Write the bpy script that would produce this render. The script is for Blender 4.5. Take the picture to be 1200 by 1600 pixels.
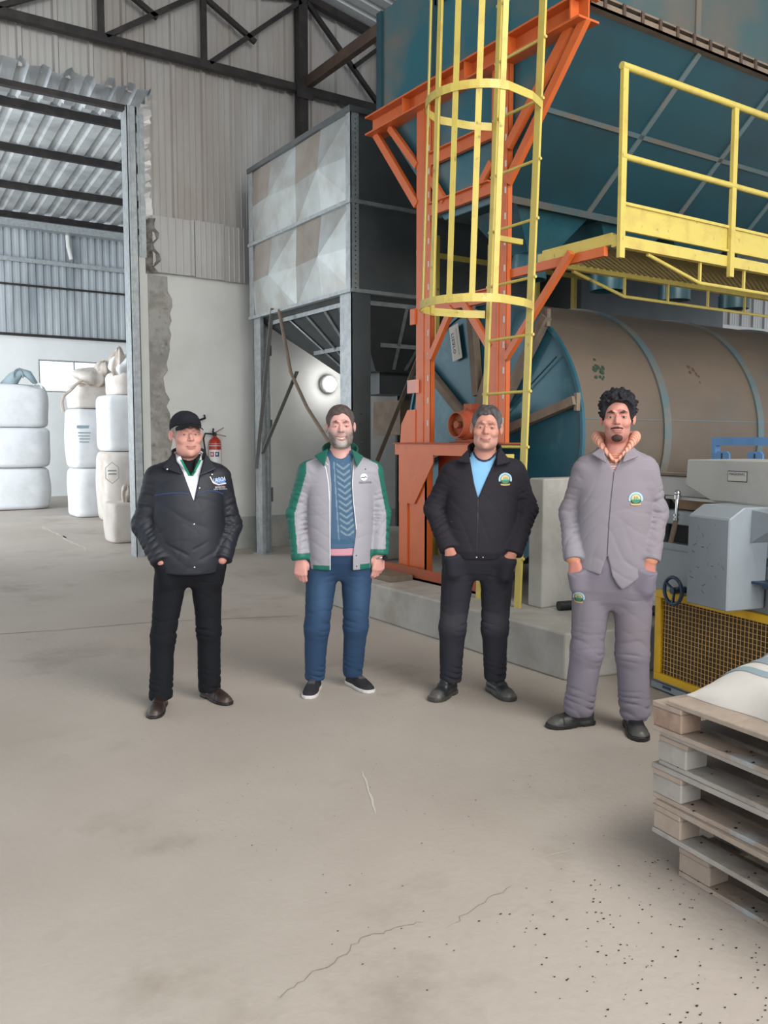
import bpy, math, random
import numpy as np
from mathutils import Vector, Matrix
random.seed(7); np.random.seed(7)
for o in list(bpy.data.objects): bpy.data.objects.remove(o, do_unlink=True)
SC = bpy.context.scene
COL = SC.collection
PI = math.pi

# ------------------------------------------------------------------ camera
cd = bpy.data.cameras.new('camera'); cam = bpy.data.objects.new('camera', cd); COL.objects.link(cam)
cam.location = (0, 0, 1.54)
cam.rotation_euler = (math.radians(90 - 4.74), 0, math.radians(-33.6))
cd.sensor_fit = 'VERTICAL'; cd.sensor_height = 32.0; cd.lens = 32.0 * 1330 / 1600
cd.clip_start = 0.05; cd.clip_end = 200
SC.camera = cam
# ------------------------------------------------------------------ world and lights
w = bpy.data.worlds.new('world'); SC.world = w; w.use_nodes = True
bg = w.node_tree.nodes['Background']; bg.inputs[0].default_value = (0.86, 0.93, 1.0, 1); bg.inputs[1].default_value = 1.15
def area(name, loc, target, sx, sy, power, color=(1, 1, 1)):
    d = bpy.data.lights.new(name, 'AREA'); d.shape = 'RECTANGLE'; d.size = sx; d.size_y = sy; d.energy = power; d.color = color
    o = bpy.data.objects.new(name, d); COL.objects.link(o); o.location = loc
    o.rotation_euler = (Vector(target) - Vector(loc)).to_track_quat('-Z', 'Y').to_euler(); return o
area('doorway_daylight', (1.5, -7.0, 4.2), (4.0, 5.0, 1.0), 8, 5, 520, (1, 0.97, 0.93))
area('hall_skylight', (3.2, -0.6, 7.2), (2.4, 4.0, 0.0), 3.0, 4.0, 300, (1, 0.97, 0.92))
area('store_roof_fill', (-5.5, 16.0, 3.2), (6.0, 25.0, 7.5), 8.0, 5.0, 800, (0.93, 0.97, 1.0))  # unseen fill lamp, added to brighten the store roof from below
area('store_overhead_fill', (4.5, 19.0, 8.6), (4.5, 19.0, 0.0), 7.0, 8.0, 1150, (0.93, 0.97, 1.0))  # overhead fill lamp, added to brighten the store walls and bags
vs = SC.view_settings
SC.display_settings.display_device = 'sRGB'
vs.view_transform = 'Standard'; vs.look = 'None'; vs.gamma = 1; vs.use_curve_mapping = False; vs.exposure = 0.78

# ------------------------------------------------------------------ helpers
def hexc(h):
    h = h.lstrip('#'); r = []
    for i in (0, 2, 4):
        c = int(h[i:i+2], 16) / 255
        r.append(c / 12.92 if c <= 0.04045 else ((c + 0.055) / 1.055) ** 2.4)
    return (r[0], r[1], r[2], 1)
MATS = {}
def mat(name, c, rough=0.6, metal=0.0, c2=None, sc=3.0, lo=0.4, hi=0.62, bump=0.0, bsc=40.0, detail=6, stretch=(1, 1, 1), spec=None, c3=None, sc3=1.0, lo3=.5, hi3=.7, rough2=None):
    """procedural surface: base colour c, patches of c2 (noise scale sc), patches of c3 (scale sc3), fine bump"""
    m = bpy.data.materials.new(name); m.use_nodes = True; MATS[name] = m
    nt = m.node_tree; N = nt.nodes; L = nt.links; b = N['Principled BSDF']
    c = hexc(c) if isinstance(c, str) else c
    b.inputs['Base Color'].default_value = c; b.inputs['Roughness'].default_value = rough; b.inputs['Metallic'].default_value = metal
    if spec is not None: b.inputs['Specular IOR Level'].default_value = spec
    if c2 is None and bump == 0: return m
    tc = N.new('ShaderNodeTexCoord'); mp = N.new('ShaderNodeMapping'); mp.inputs['Scale'].default_value = stretch
    L.new(tc.outputs['Object'], mp.inputs['Vector'])
    last = None
    for (cc, s_, l_, h_) in ((c2, sc, lo, hi), (c3, sc3, lo3, hi3)):
        if cc is None: continue
        n = N.new('ShaderNodeTexNoise'); n.inputs['Scale'].default_value = s_; n.inputs['Detail'].default_value = detail; n.inputs['Roughness'].default_value = 0.6
        L.new(mp.outputs[0], n.inputs['Vector'])
        r = N.new('ShaderNodeMapRange'); r.inputs['From Min'].default_value = l_; r.inputs['From Max'].default_value = h_
        L.new(n.outputs['Fac'], r.inputs['Value'])
        x = N.new('ShaderNodeMix'); x.data_type = 'RGBA'
        x.inputs[6].default_value = c; x.inputs[7].default_value = hexc(cc)
        if last: L.new(last, x.inputs[6])
        L.new(r.outputs[0], x.inputs[0]); last = x.outputs[2]
        if rough2 is not None and cc is c2:
            q = N.new('ShaderNodeMapRange'); q.inputs['To Min'].default_value = rough; q.inputs['To Max'].default_value = rough2
            L.new(r.outputs[0], q.inputs['Value']); L.new(q.outputs[0], b.inputs['Roughness'])
    if last: L.new(last, b.inputs['Base Color'])
    if bump:
        n = N.new('ShaderNodeTexNoise'); n.inputs['Scale'].default_value = bsc; n.inputs['Detail'].default_value = 5
        L.new(mp.outputs[0], n.inputs['Vector'])
        bp = N.new('ShaderNodeBump'); bp.inputs['Strength'].default_value = bump; bp.inputs['Distance'].default_value = 0.02
        L.new(n.outputs['Fac'], bp.inputs['Height']); L.new(bp.outputs[0], b.inputs['Normal'])
    return m

def tag(o, label=None, cat=None, group=None, kind=None):
    if label: o['label'] = label
    if cat: o['category'] = cat
    if group: o['group'] = group
    if kind: o['kind'] = kind
    return o
def wloc(o):
    p = Vector((0, 0, 0))
    while o is not None: p = p + Vector(o.location); o = o.parent
    return p
def empty(name, loc, label=None, cat=None, group=None, rz=0.0):
    o = bpy.data.objects.new(name, None); COL.objects.link(o); o.location = loc; o.rotation_euler = (0, 0, rz)
    o.empty_display_size = 0.1
    return tag(o, label, cat, group)
def mesh_obj(name, v, f, m, parent=None, smooth=False, local=False, recentre=True):
    me = bpy.data.meshes.new(name)
    v = np.asarray(v, dtype=float)
    loc = Vector((0, 0, 0))
    if parent is not None:
        if not local: v = v - np.array(wloc(parent))
    elif recentre:
        loc = Vector(((v[:, 0].min() + v[:, 0].max()) / 2, (v[:, 1].min() + v[:, 1].max()) / 2, v[:, 2].min()))
        v = v - np.array(loc)
    me.from_pydata([tuple(p) for p in v], [], f)
    me.update()
    o = bpy.data.objects.new(name, me); COL.objects.link(o); o.location = loc; o.parent = parent
    ms = m if isinstance(m, (list, tuple)) else [m]
    for q in ms:
        if q: me.materials.append(q)
    if smooth: me.shade_smooth()
    return o
def V(*a): return np.array(a, dtype=float)
def nrm(v): v = np.asarray(v, float); return v / (np.linalg.norm(v) + 1e-12)
class MB:
    def __init__(s): s.v = []; s.f = []; s.mi = []; s.cur = 0
    def add(s, vs_, fs):
        k = len(s.v); s.v += [np.array(p, float) for p in vs_]; s.f += [tuple(i + k for i in t) for t in fs]; s.mi += [s.cur] * len(fs); return s
    def hexa(s, p):
        return s.add(p, [(0, 3, 2, 1), (4, 5, 6, 7), (0, 1, 5, 4), (1, 2, 6, 5), (2, 3, 7, 6), (3, 0, 4, 7)])
    def box(s, x0, x1, y0, y1, z0, z1):
        return s.hexa([(x0, y0, z0), (x1, y0, z0), (x1, y1, z0), (x0, y1, z0), (x0, y0, z1), (x1, y0, z1), (x1, y1, z1), (x0, y1, z1)])
    def beam(s, p, q, w_, h_, up=(0, 0, 1)):
        p = V(*p); q = V(*q); d = nrm(q - p); u = np.array(up, float)
        if abs(d @ nrm(u)) > 0.98: u = V(1, 0, 0)
        a = nrm(np.cross(d, u)); b = np.cross(a, d)
        r = [(-1, -1), (1, -1), (1, 1), (-1, 1)]
        return s.hexa([p + a * i * w_ / 2 + b * j * h_ / 2 for i, j in r] + [q + a * i * w_ / 2 + b * j * h_ / 2 for i, j in r])
    def tube(s, pts, r, n=10, cap=True, closed=False):
        pts = [V(*p) for p in pts]; rr = r if isinstance(r, (list, tuple)) else [r] * len(pts)
        k = len(s.v); m_ = len(pts); up = None; vs_ = []
        for i, p in enumerate(pts):
            d = nrm(pts[(i + 1) % m_ if closed else min(i + 1, m_ - 1)] - pts[(i - 1) % m_ if closed else max(i - 1, 0)])
            if up is None: up = V(0, 0, 1) if abs(d[2]) < .9 else V(1, 0, 0)
            a = nrm(np.cross(d, up)); b = np.cross(a, d); up = b
            for j in range(n):
                t = 2 * PI * j / n; vs_.append(p + rr[i] * (a * math.cos(t) + b * math.sin(t)))
        fs = []
        for i in range(m_ if closed else m_ - 1):
            i2 = (i + 1) % m_
            for j in range(n):
                j2 = (j + 1) % n; fs.append((i * n + j, i * n + j2, i2 * n + j2, i2 * n + j))
        if cap and not closed: fs += [tuple(range(n))[::-1], tuple((m_ - 1) * n + j for j in range(n))]
        return s.add(vs_, fs)
    def cyl(s, p, q, r, r2=None, n=24): return s.tube([p, q], [r, r if r2 is None else r2], n)
    def prism(s, poly, vec):
        n = len(poly); P = [V(*p) for p in poly]; vv = V(*vec)
        return s.add(P + [p + vv for p in P], [tuple(range(n))[::-1], tuple(range(n, 2 * n))] + [(i, (i + 1) % n, (i + 1) % n + n, i + n) for i in range(n)])
    def rev(s, prof, c=(0, 0, 0), n=24, axis='z'):
        k = []; c = V(*c)
        for (r, z) in prof:
            for j in range(n):
                t = 2 * PI * j / n; a, b = r * math.cos(t), r * math.sin(t)
                k.append(c + (V(a, b, z) if axis == 'z' else V(z, a, b) if axis == 'x' else V(a, z, b)))
        fs = [(i * n + j, i * n + (j + 1) % n, (i + 1) * n + (j + 1) % n, (i + 1) * n + j) for i in range(len(prof) - 1) for j in range(n)]
        return s.add(k, fs)
    def loft(s, rings, cap=True):
        n = len(rings[0]); k = [p for r in rings for p in r]
        fs = [(i * n + j, i * n + (j + 1) % n, (i + 1) * n + (j + 1) % n, (i + 1) * n + j) for i in range(len(rings) - 1) for j in range(n)]
        if cap: fs += [tuple(range(n))[::-1], tuple((len(rings) - 1) * n + j for j in range(n))]
        return s.add(k, fs)
    def sphere(s, c, r, n=16, sq=(1, 1, 1)):
        prof = [(max(1e-4, r * math.sin(PI * i / n)), -r * math.cos(PI * i / n)) for i in range(n + 1)]
        k = len(s.v); s.rev(prof, (0, 0, 0), n * 2)
        for i in range(k, len(s.v)): s.v[i] = s.v[i] * np.array(sq) + V(*c)
        return s
    def xf(s, fn): s.v = [fn(p) for p in s.v]; return s
    def build(s, name, m, parent=None, bevel=0, smooth=False, local=False, solid=0, seg=1, recentre=True):
        o = mesh_obj(name, s.v, s.f, m, parent, smooth, local, recentre)
        if isinstance(m, (list, tuple)): o.data.polygons.foreach_set('material_index', s.mi)
        import bmesh
        bm = bmesh.new(); bm.from_mesh(o.data); bmesh.ops.recalc_face_normals(bm, faces=bm.faces); bm.to_mesh(o.data); bm.free()
        if smooth and smooth != 'all':
            o.data.shade_smooth()
            md = o.modifiers.new('edges', 'EDGE_SPLIT'); md.split_angle = math.radians(38)
        if solid: md = o.modifiers.new('sheet', 'SOLIDIFY'); md.thickness = solid; md.offset = 0
        if bevel: md = o.modifiers.new('bevel', 'BEVEL'); md.width = bevel; md.segments = seg; md.limit_method = 'ANGLE'
        return o
def copy_tree(o, parent=None):
    c = o.copy(); COL.objects.link(c); c.parent = parent
    for ch in [x for x in bpy.data.objects if x.parent is o]: copy_tree(ch, c)
    return c
def corr(x0, x1, per, amp, flat=0.35, wall=0.12, sub=0):
    """profile of trapezoid sheeting: list of (x, offset)"""
    out = []; x = x0
    while x < x1:
        out += [(x, 0)]
        if sub:
            st = per * (1 - flat - 2 * wall) / (sub + 1)
            for i in range(1, sub + 1):
                xx = x + st * i; out += [(xx - .012, 0), (xx - .004, amp * .16), (xx + .004, amp * .16), (xx + .012, 0)]
        out += [(x + per * (1 - flat - 2 * wall), 0), (x + per * (1 - flat - wall), amp), (x + per * (1 - wall), amp)]
        x += per
    out.append((x, 0))
    return [(min(a, x1), b) for a, b in out]

# ------------------------------------------------------------------ materials
M = MATS
mat('concrete_floor', '#a99f95', .62, c2='#b9b0a7', sc=.55, lo=.35, hi=.7, bump=.12, bsc=30, c3='#8d8375', sc3=1.3, lo3=.56, hi3=.8)
mat('plaster', '#d6d6d2', .85, c2='#c8c8c3', sc=1.2, lo=.4, hi=.75, bump=.15, bsc=14)
mat('plaster_white', '#e6e9e9', .85, c2='#dcdfdf', sc=1.0, lo=.4, hi=.75)
mat('raw_concrete', '#8f8c86', .9, c2='#a5a29c', sc=5, lo=.42, hi=.58, bump=.6, bsc=9, c3='#77746d', sc3=9, lo3=.55, hi3=.7)
mat('plinth_concrete', '#9b9891', .8, c2='#b0ada6', sc=2.2, lo=.42, hi=.66, bump=.25, bsc=12, c3='#8a7b6b', sc3=1.5, lo3=.52, hi3=.75)
mat('wall_sheet', '#b6b5b3', .42, .25, c2='#a69f99', sc=1.1, lo=.42, hi=.66, stretch=(1, 1, .25), c3='#93867c', sc3=.5, lo3=.57, hi3=.8)
mat('store_sheet', '#bcc3c8', .45, .25, c2='#8f979d', sc=1.5, lo=.4, hi=.7, stretch=(1, 1, .2))
mat('roof_sheet', '#c6cbcd', .5, .1, c2='#979c9f', sc=1.5, lo=.4, hi=.7)
mat('galvanised', '#b0b6b8', .38, .45, c2='#9ea4a7', sc=14, lo=.42, hi=.6, bump=.03, bsc=60)
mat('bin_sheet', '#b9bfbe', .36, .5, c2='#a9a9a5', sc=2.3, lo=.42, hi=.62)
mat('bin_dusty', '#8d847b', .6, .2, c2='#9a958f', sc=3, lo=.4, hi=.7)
mat('bin_dark', '#595e60', .45, .35, c2='#64686a', sc=3, lo=.4, hi=.7)  # dark grey sheet; on the silver bin it paints in the shade
mat('dark_steel', '#2a2829', .5, .3, c2='#3a3432', sc=6, lo=.45, hi=.65)
mat('brown_steel', '#4b3c34', .6, .2, c2='#5b493f', sc=5, lo=.4, hi=.65)
mat('orange_paint', '#c8622c', .42, 0, c2='#c05c2c', sc=4, lo=.45, hi=.7, c3='#9a5636', sc3=9, lo3=.62, hi3=.78)
mat('orange_dusty', '#935030', .7, 0, c2='#a8482a', sc=12, lo=.45, hi=.6)
mat('yellow_paint', '#c6b35a', .45, 0, c2='#b9a052', sc=7, lo=.5, hi=.7, c3='#7d6640', sc3=16, lo3=.64, hi3=.74)
mat('yellow_guard', '#d9ab1c', .45, 0, c2='#c4971c', sc=5, lo=.5, hi=.7)
mat('teal_paint', '#1b4d58', .33, .1, c2='#33606a', sc=1.3, lo=.45, hi=.65, c3='#5d6462', sc3=.7, lo3=.5, hi3=.66)
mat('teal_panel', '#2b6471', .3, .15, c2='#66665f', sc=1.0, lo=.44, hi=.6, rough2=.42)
mat('teal_dull', '#38585d', .38, .1, c2='#615d56', sc=.9, lo=.38, hi=.62)  # duller teal with grey-brown patches, for the hopper front
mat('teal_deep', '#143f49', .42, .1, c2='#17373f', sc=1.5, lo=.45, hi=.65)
mat('teal_disc', '#225361', .42, .1, c2='#285f6e', sc=1.2, lo=.42, hi=.65, c3='#44707a', sc3=2.3, lo3=.56, hi3=.72)
mat('drum_dust', '#66594c', .62, .1, c2='#574d44', sc=1.1, lo=.42, hi=.66, c3='#525856', sc3=2.1, lo3=.58, hi3=.74, stretch=(.6, 1, 1))
mat('drum_band', '#55676a', .5, .2, c2='#6d665c', sc=3, lo=.45, hi=.62)
mat('dusty_bar', '#7d6d5d', .8, 0, c2='#6b5f53', sc=6, lo=.4, hi=.65)
mat('machine_grey', '#8c949a', .5, .05, c2='#848b90', sc=2, lo=.45, hi=.65, c3='#555a5e', sc3=26, lo3=.71, hi3=.74)
mat('machine_light', '#aaa9a4', .55, .05, c2='#9f9d97', sc=2.5, lo=.45, hi=.65)
mat('cabinet_grey', '#8e9699', .5, .05, c2='#828a8d', sc=2.0, lo=.45, hi=.7)
mat('blue_paint', '#4d7fb0', .45, 0, c2='#44719e', sc=5, lo=.5, hi=.7)
mat('navy_paint', '#2c4158', .4, .2)
mat('black', '#15161a', .5)
mat('black_rubber', '#1d1d1f', .6)
mat('dark_gap', '#1c1b1b', .8)  # near-black for openings: their shade is put into the colour
mat('brown_gap', '#4a3a2a', .8)
mat('chrome', '#c8c8c8', .18, 1.0)
mat('cream_white', '#dbd5cd', .75, 0, c2='#d0c9c1', sc=3, lo=.45, hi=.7, bump=.25, bsc=7)
mat('white_sack', '#dcdfe2', .75, 0, c2='#cdd1d4', sc=3, lo=.45, hi=.7, bump=.25, bsc=7)
mat('cream_sack', '#cfc9c3', .75, 0, c2='#bfb5ac', sc=3, lo=.45, hi=.65, bump=.3, bsc=7)
mat('beige_cloth', '#a99e94', .8, 0, c2='#c1b8af', sc=6, lo=.4, hi=.62, bump=.5, bsc=14)
mat('sack_print', '#7e898c', .8)
mat('sack_blue_print', '#93a5ad', .8)
mat('wood', '#a8988a', .8, 0, c2='#8e8074', sc=2.0, lo=.4, hi=.64, stretch=(1, 1, 1), bump=.3, bsc=22, c3='#9aa0a2', sc3=5, lo3=.56, hi3=.7)
mat('wood_grey', '#a19c96', .8, 0, c2='#8b837b', sc=2.5, lo=.4, hi=.64, bump=.3, bsc=22, c3='#b3a698', sc3=6, lo3=.55, hi3=.7)
mat('wood_dark', '#8d7464', .85, 0, c2='#a38d7c', sc=7, lo=.42, hi=.6, bump=.3, bsc=22)
mat('red_paint', '#a8301f', .35, 0)
mat('label_white', '#d6d6d4', .6)
mat('label_dark', '#3a3c40', .6)
mat('label_red', '#9a3b34', .6)
mat('label_blue', '#33466b', .6)
mat('sticker_white', '#c2bfb6', .6)
mat('pink_plate', '#d2968a', .5)
mat('zinc_plate', '#b9b5ae', .5, .3)
# ================================================================== SETTING
tag(MB().box(-12, 22, -12, 26, -.2, 0).build('floor', M['concrete_floor']), kind='structure')
FL = bpy.data.objects['floor']
def on_floor(name, pts, w_, m, seed=0, jag=.01):
    rr = random.Random(seed); P = []
    for i in range(len(pts) - 1):
        for k in range(6): t_ = k / 6; P.append((pts[i][0] * (1 - t_) + pts[i + 1][0] * t_ + rr.uniform(-jag, jag), pts[i][1] * (1 - t_) + pts[i + 1][1] * t_ + rr.uniform(-jag, jag)))
    P.append(pts[-1]); vv = []
    for i, p in enumerate(P):
        a = P[max(0, i - 1)]; b = P[min(len(P) - 1, i + 1)]; d = nrm(V(b[0] - a[0], b[1] - a[1], 0)); n_ = V(-d[1], d[0], 0); ww = w_ * rr.uniform(.5, 1.2) * (.3 if i in (0, len(P) - 1) else 1)
        vv += [V(p[0], p[1], .0015) + n_ * ww / 2, V(p[0], p[1], .0015) - n_ * ww / 2]
    return MB().add(vv, [(2 * i, 2 * i + 1, 2 * i + 3, 2 * i + 2) for i in range(len(P) - 1)]).build(name, m, FL)
mat('floor_dark', '#857c70', .8); mat('floor_pale', '#c3bcb1', .8)
on_floor('floor_joint', [(.5, 7.5), (1.57, 7.19), (2.31, 7.08), (3.51, 6.61)], .012, M['floor_dark'], 1, .006)
on_floor('floor_crack', [(.99, 2.03), (1.11, 2.07), (1.23, 2.09), (1.33, 2.14), (1.44, 2.13), (1.55, 2.11)], .003, M['floor_dark'], 2)
on_floor('floor_crack', [(1.6, 2.04), (1.76, 2.09), (1.94, 2.12)], .002, M['floor_dark'], 3)
on_floor('floor_scrape', [(2.06, 3.29), (1.98, 3.11), (1.86, 2.86)], .010, M['floor_pale'], 4, .004)
on_floor('floor_scrape', [(2.17, 2.21), (2.38, 2.18)], .005, M['floor_pale'], 5, .003)
on_floor('chalk_mark', [(3.34, 16.3), (3.28, 14.9), (3.24, 14.0)], .05, M['floor_pale'], 6, .03)
on_floor('chalk_mark', [(3.30, 14.6), (3.2, 13.5), (3.12, 12.4)], .06, M['floor_pale'], 7, .04)
# thin expansion joints and a scraped paint streak on the slab are marks of the floor
WY = 11.3
# masonry part of the back wall, right of the big opening
tag(MB().box(3.74, 22, WY, WY + .2, 0, 4.06).build('wall_back', M['plaster']), kind='structure')
# damp grey-green band near the floor
tag(MB().box(4.02, 22, WY - .004, WY, 0, .46).build('trim_1', mat('damp_plaster', '#9fa4a0', .85, c2='#b4b1a8', sc=3, lo=.4, hi=.6, bump=.2, bsc=14)), kind='structure')
# rough unplastered strip with ragged edge
v = []; zs = np.linspace(0, 3.74, 40); rr = random.Random(3)
edge = [3.99 + .05 * math.sin(z * 2.3) + rr.uniform(-.035, .035) + (.05 if z < 2.2 else 0) - (.12 if z < 1.1 else 0) for z in zs]
mb = MB(); L_ = []
for z, e in zip(zs, edge): L_ += [(3.735, WY - .012, z), (e, WY - .012, z), (e + .012, WY + .001, z)]
mb.add(L_, [(3 * i, 3 * i + 1, 3 * i + 4, 3 * i + 3) for i in range(39)] + [(3 * i + 1, 3 * i + 2, 3 * i + 5, 3 * i + 4) for i in range(39)])
mb.add([(3.735, WY - .012, 0), (3.735, WY + .2, 0), (3.735, WY + .2, 3.74), (3.735, WY - .012, 3.74)], [(0, 1, 2, 3)])
tag(mb.build('trim_2', M['raw_concrete']), kind='structure')
def sheet_wall(name, x0, x1, zlo, zhi, y, m, per, amp, sub, flat=.1, wall=.05, sgn=-1, ztop=None, kind='structure'):
    pr = corr(x0, x1, per, amp, flat, wall, sub)
    vv = []; 
    for x, o in pr: vv += [(x, y + sgn * o, zlo), (x, y + sgn * o, ztop(x) if ztop else zhi)]
    f = [(2 * i, 2 * i + 2, 2 * i + 3, 2 * i + 1) for i in range(len(pr) - 1)]
    mb = MB(); mb.add(vv, f); o = mb.build(name, m, solid=.002)
    if kind: tag(o, kind=kind)
    return o
RZ = lambda x: 7.92 - .19 * abs(x - 6.0)
sheet_wall('wall_back', 3.76, 22, 4.02, 0, WY - .02, M['wall_sheet'], .42, .04, 3, ztop=lambda x: RZ(x) - .05)
sheet_wall('wall_back', -12, 3.76, 6.02, 0, WY - .02, M['wall_sheet'], .42, .04, 3, ztop=lambda x: RZ(x) - .05)
# lower apron sheets, hung a little proud
for i in range(4):
    x0 = 3.97 + i * .42 if i else 3.80
    sheet_wall('wall_back', x0, 3.97 + (i + 1) * .42 - .012, 3.77 - .01 * i, 4.50 + .015 * (i % 2), WY - .085 + .01 * (i % 2), M['wall_sheet'], .42 if i else .58, .03, 4, flat=.06, wall=.03)
# corrugated flap lying along the head of the opening, and its dark lintel
mb = MB()
pr = corr(-6, 3.80, .26, .05, .3, .1)
rr = random.Random(5); cut = [rr.uniform(-.05, .04) for _ in pr]
vv = []
for (x, o), c_ in zip(pr, cut): vv += [(x, WY - .16, 6.02 + o + c_), (x, WY + .42, 5.86 + o)]
mb.add(vv, [(2 * i, 2 * i + 2, 2 * i + 3, 2 * i + 1) for i in range(len(pr) - 1)])
tag(mb.build('trim_3', M['store_sheet'], solid=.003), kind='structure')
tag(MB().beam((-6, WY + .06, 5.83), (3.72, WY + .06, 5.83), .08, .07).build('trim_4', M['dark_steel']), kind='structure')
# torn sheet edge beside the jamb
mb = MB(); rr = random.Random(9); zz = np.linspace(4.45, 5.9, 26); vv = []
for i, z in enumerate(zz): vv += [(3.70 + .015 * math.sin(i), WY - .03, z), (3.79 + rr.uniform(-.025, .035), WY - .06 - rr.uniform(0, .03), z + rr.uniform(-.02, .02))]
mb.add(vv, [(2 * i, 2 * i + 1, 2 * i + 3, 2 * i + 2) for i in range(25)])
tag(mb.build('trim_5', M['wall_sheet'], solid=.003), kind='structure')
mb = MB(); zz = np.linspace(3.75, 4.46, 12); vv = []
for i, z in enumerate(zz): vv += [(3.72, WY - .02, z), (3.84 + rr.uniform(-.05, .06), WY - .10 - rr.uniform(0, .03), z + rr.uniform(-.02, .02))]
mb.add(vv, [(2 * i, 2 * i + 1, 2 * i + 3, 2 * i + 2) for i in range(11)])
tag(mb.build('trim_6', mat('torn_sheet', '#5b5046', .6, .3, c2='#8a8886', sc=6, lo=.4, hi=.6), solid=.003), kind='structure')
# steel jamb channel of the opening
mb = MB()
mb.box(3.50, 3.62, WY - .06, WY - .05, 0, 5.84).box(3.50, 3.51, WY - .06, WY + .18, 0, 5.84).box(3.535, 3.545, WY - .075, WY - .05, 0, 5.84)
mb.box(3.61, 3.62, WY - .06, WY, 0, 5.84).box(3.64, 3.73, WY - .045, WY - .035, 3.95, 5.84).box(3.66, 3.68, WY - .06, WY - .04, 3.95, 5.84)
tag(mb.build('door_1', M['galvanised']), 'tall galvanised steel jamb channel at the edge of the big opening', kind='structure')
mb = MB(); mb.box(3.63, 3.74, WY - .02, WY + .18, 0, 3.95)
tag(mb.build('trim_7', M['plaster']), kind='structure')

# roofs
def roof(name, x0, x1, y0, y1, m):
    pr = corr(y0, y1, .26, .04, .2, .12); vv = []
    for y, o in pr: vv += [(x0, y, RZ(x0) + o), (x1, y, RZ(x1) + o)]
    return tag(MB().add(vv, [(2 * i, 2 * i + 2, 2 * i + 3, 2 * i + 1) for i in range(len(pr) - 1)]).build(name, m, solid=.003), kind='structure')
roof('ceiling', 6, 22, -8, 11.5, M['roof_sheet']); roof('ceiling', -12, 6, -8, 11.5, M['roof_sheet'])
# store roof: mono slope falling away from us
SZ = lambda y: 7.62 + .1 * (24.95 - y)
pr = corr(-8, 16, .40, .05, .3, .1)
vv = []
for x, o in pr: vv += [(x, 11.3, SZ(11.3) + o), (x, 25.6, SZ(25.6) + o)]
tag(MB().add(vv, [(2 * i, 2 * i + 2, 2 * i + 3, 2 * i + 1) for i in range(len(pr) - 1)]).build('ceiling', M['roof_sheet'], solid=.003), kind='structure')
for i, (y, lab) in enumerate(((16.4, 'dark steel roof purlin nearest the opening of the store'), (18.5, 'second dark steel roof purlin of the store, just behind the nearest'), (20.6, 'third dark steel roof purlin of the store, counted from the opening'), (22.75, 'fourth dark steel roof purlin of the store, next to the far one'), (24.8, 'farthest dark steel roof purlin above the daylight gap of the store'))):
    tag(MB().box(-8, 16, y - .05, y + .05, SZ(y) - .17, SZ(y) - .01).build('roof_purlin', M['dark_steel']), lab, 'purlin', 'roof purlins of the store')
# store far wall
tag(MB().box(-8, 5.2, 25.05, 25.25, 0, 4.45).box(7.12, 16, 25.05, 25.25, 0, 4.45).box(5.2, 7.12, 25.05, 25.25, 0, 2.91).box(5.2, 7.12, 25.05, 25.25, 3.80, 4.45).build('wall_far', M['plaster_white']), kind='structure')
sheet_wall('wall_far', -8, 16, 4.45, 7.42, 25.0, M['store_sheet'], .2, .04, 0, flat=.35, wall=.12)
tag(MB().box(3.2, 3.22, 12.5, 12.51, 0, .01).box(16, 16.2, 11.5, 25.25, 0, 8).build('wall_right', M['plaster_white']), kind='structure')
tag(MB().beam((-8, 24.9, 4.42), (16, 24.9, 4.42), .08, .07).build('trim_8', M['dark_steel']), kind='structure')
tag(MB().beam((-8, 24.85, 5.72 + .68), (16, 24.85, 5.72 + .68), .09, .11).build('trim_9', M['galvanised']), kind='structure')
tag(MB().beam((-8, 24.9, 5.75), (16, 24.9, 5.75), .05, .05).build('trim_10', M['dark_steel']), kind='structure')
tag(MB().beam((-8, 24.6, 7.28), (16, 24.6, 7.28), .3, .18).build('trim_11', M['galvanised']), kind='structure')
tag(MB().box(5.2, 7.12, 25.09, 25.13, 2.91, 2.95).box(5.2, 7.12, 25.09, 25.13, 3.76, 3.80).box(5.2, 5.24, 25.09, 25.13, 2.95, 3.76).box(7.08, 7.12, 25.09, 25.13, 2.95, 3.76).box(6.14, 6.18, 25.09, 25.13, 2.95, 3.76).build('window_1', M['galvanised']), kind='structure')
# downpipe of the store gutter
t = MB().tube([(6.02, 24.82, 7.2), (6.02, 24.78, 6.9), (6.1, 24.8, 6.55)], .06, 12).build('downpipe', M['label_white'], smooth=True)
tag(t, 'short white gutter downpipe on the far wall of the store', 'pipe')

# ------------------------------------------------------------------ truss, column, tie
TY = 11.1
t = empty('roof_truss', (2, TY, 6.5), 'black square-tube steel roof truss in front of the metal wall', 'truss')
MB().beam((-6, TY, 6.52), (12, TY, 6.52), .1, .1).build('bottom_chord', M['dark_steel'], t)
MB().beam((-6, TY, RZ(-6) - .12), (6, TY, RZ(6) - .12), .1, .1).beam((6, TY, RZ(6) - .12), (12, TY, RZ(12) - .12), .1, .1).build('top_chord', M['dark_steel'], t)
for x in (.5, 1.83, 3.17, 4.51, 7.33, 8.7, 10.0):
    MB().beam((x, TY, 6.52), (x, TY, RZ(x) - .12), .07, .07).build('vertical_strut', M['dark_steel'], t)
for a, b in (((-.8, 6.55), (.5, 6.8)), ((.5, 6.55), (1.83, 7.05)), ((1.95, 6.55), (3.1, 7.18)), ((3.22, 6.55), (4.5, 7.42)), ((3.3, 7.25), (3.88, 6.94)), ((4.58, 6.55), (5.95, 7.7)), ((4.42, 7.42), (5.25, 6.98)), ((6.05, 7.72), (7.3, 6.55)), ((6.8, 7.0), (7.3, 7.42)), ((7.35, 6.55), (8.7, 7.25))):
    MB().beam((a[0], TY - .02, a[1]), (b[0], TY - .02, b[1]), .06, .06).build('diagonal_strut', M['dark_steel'], t)
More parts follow.
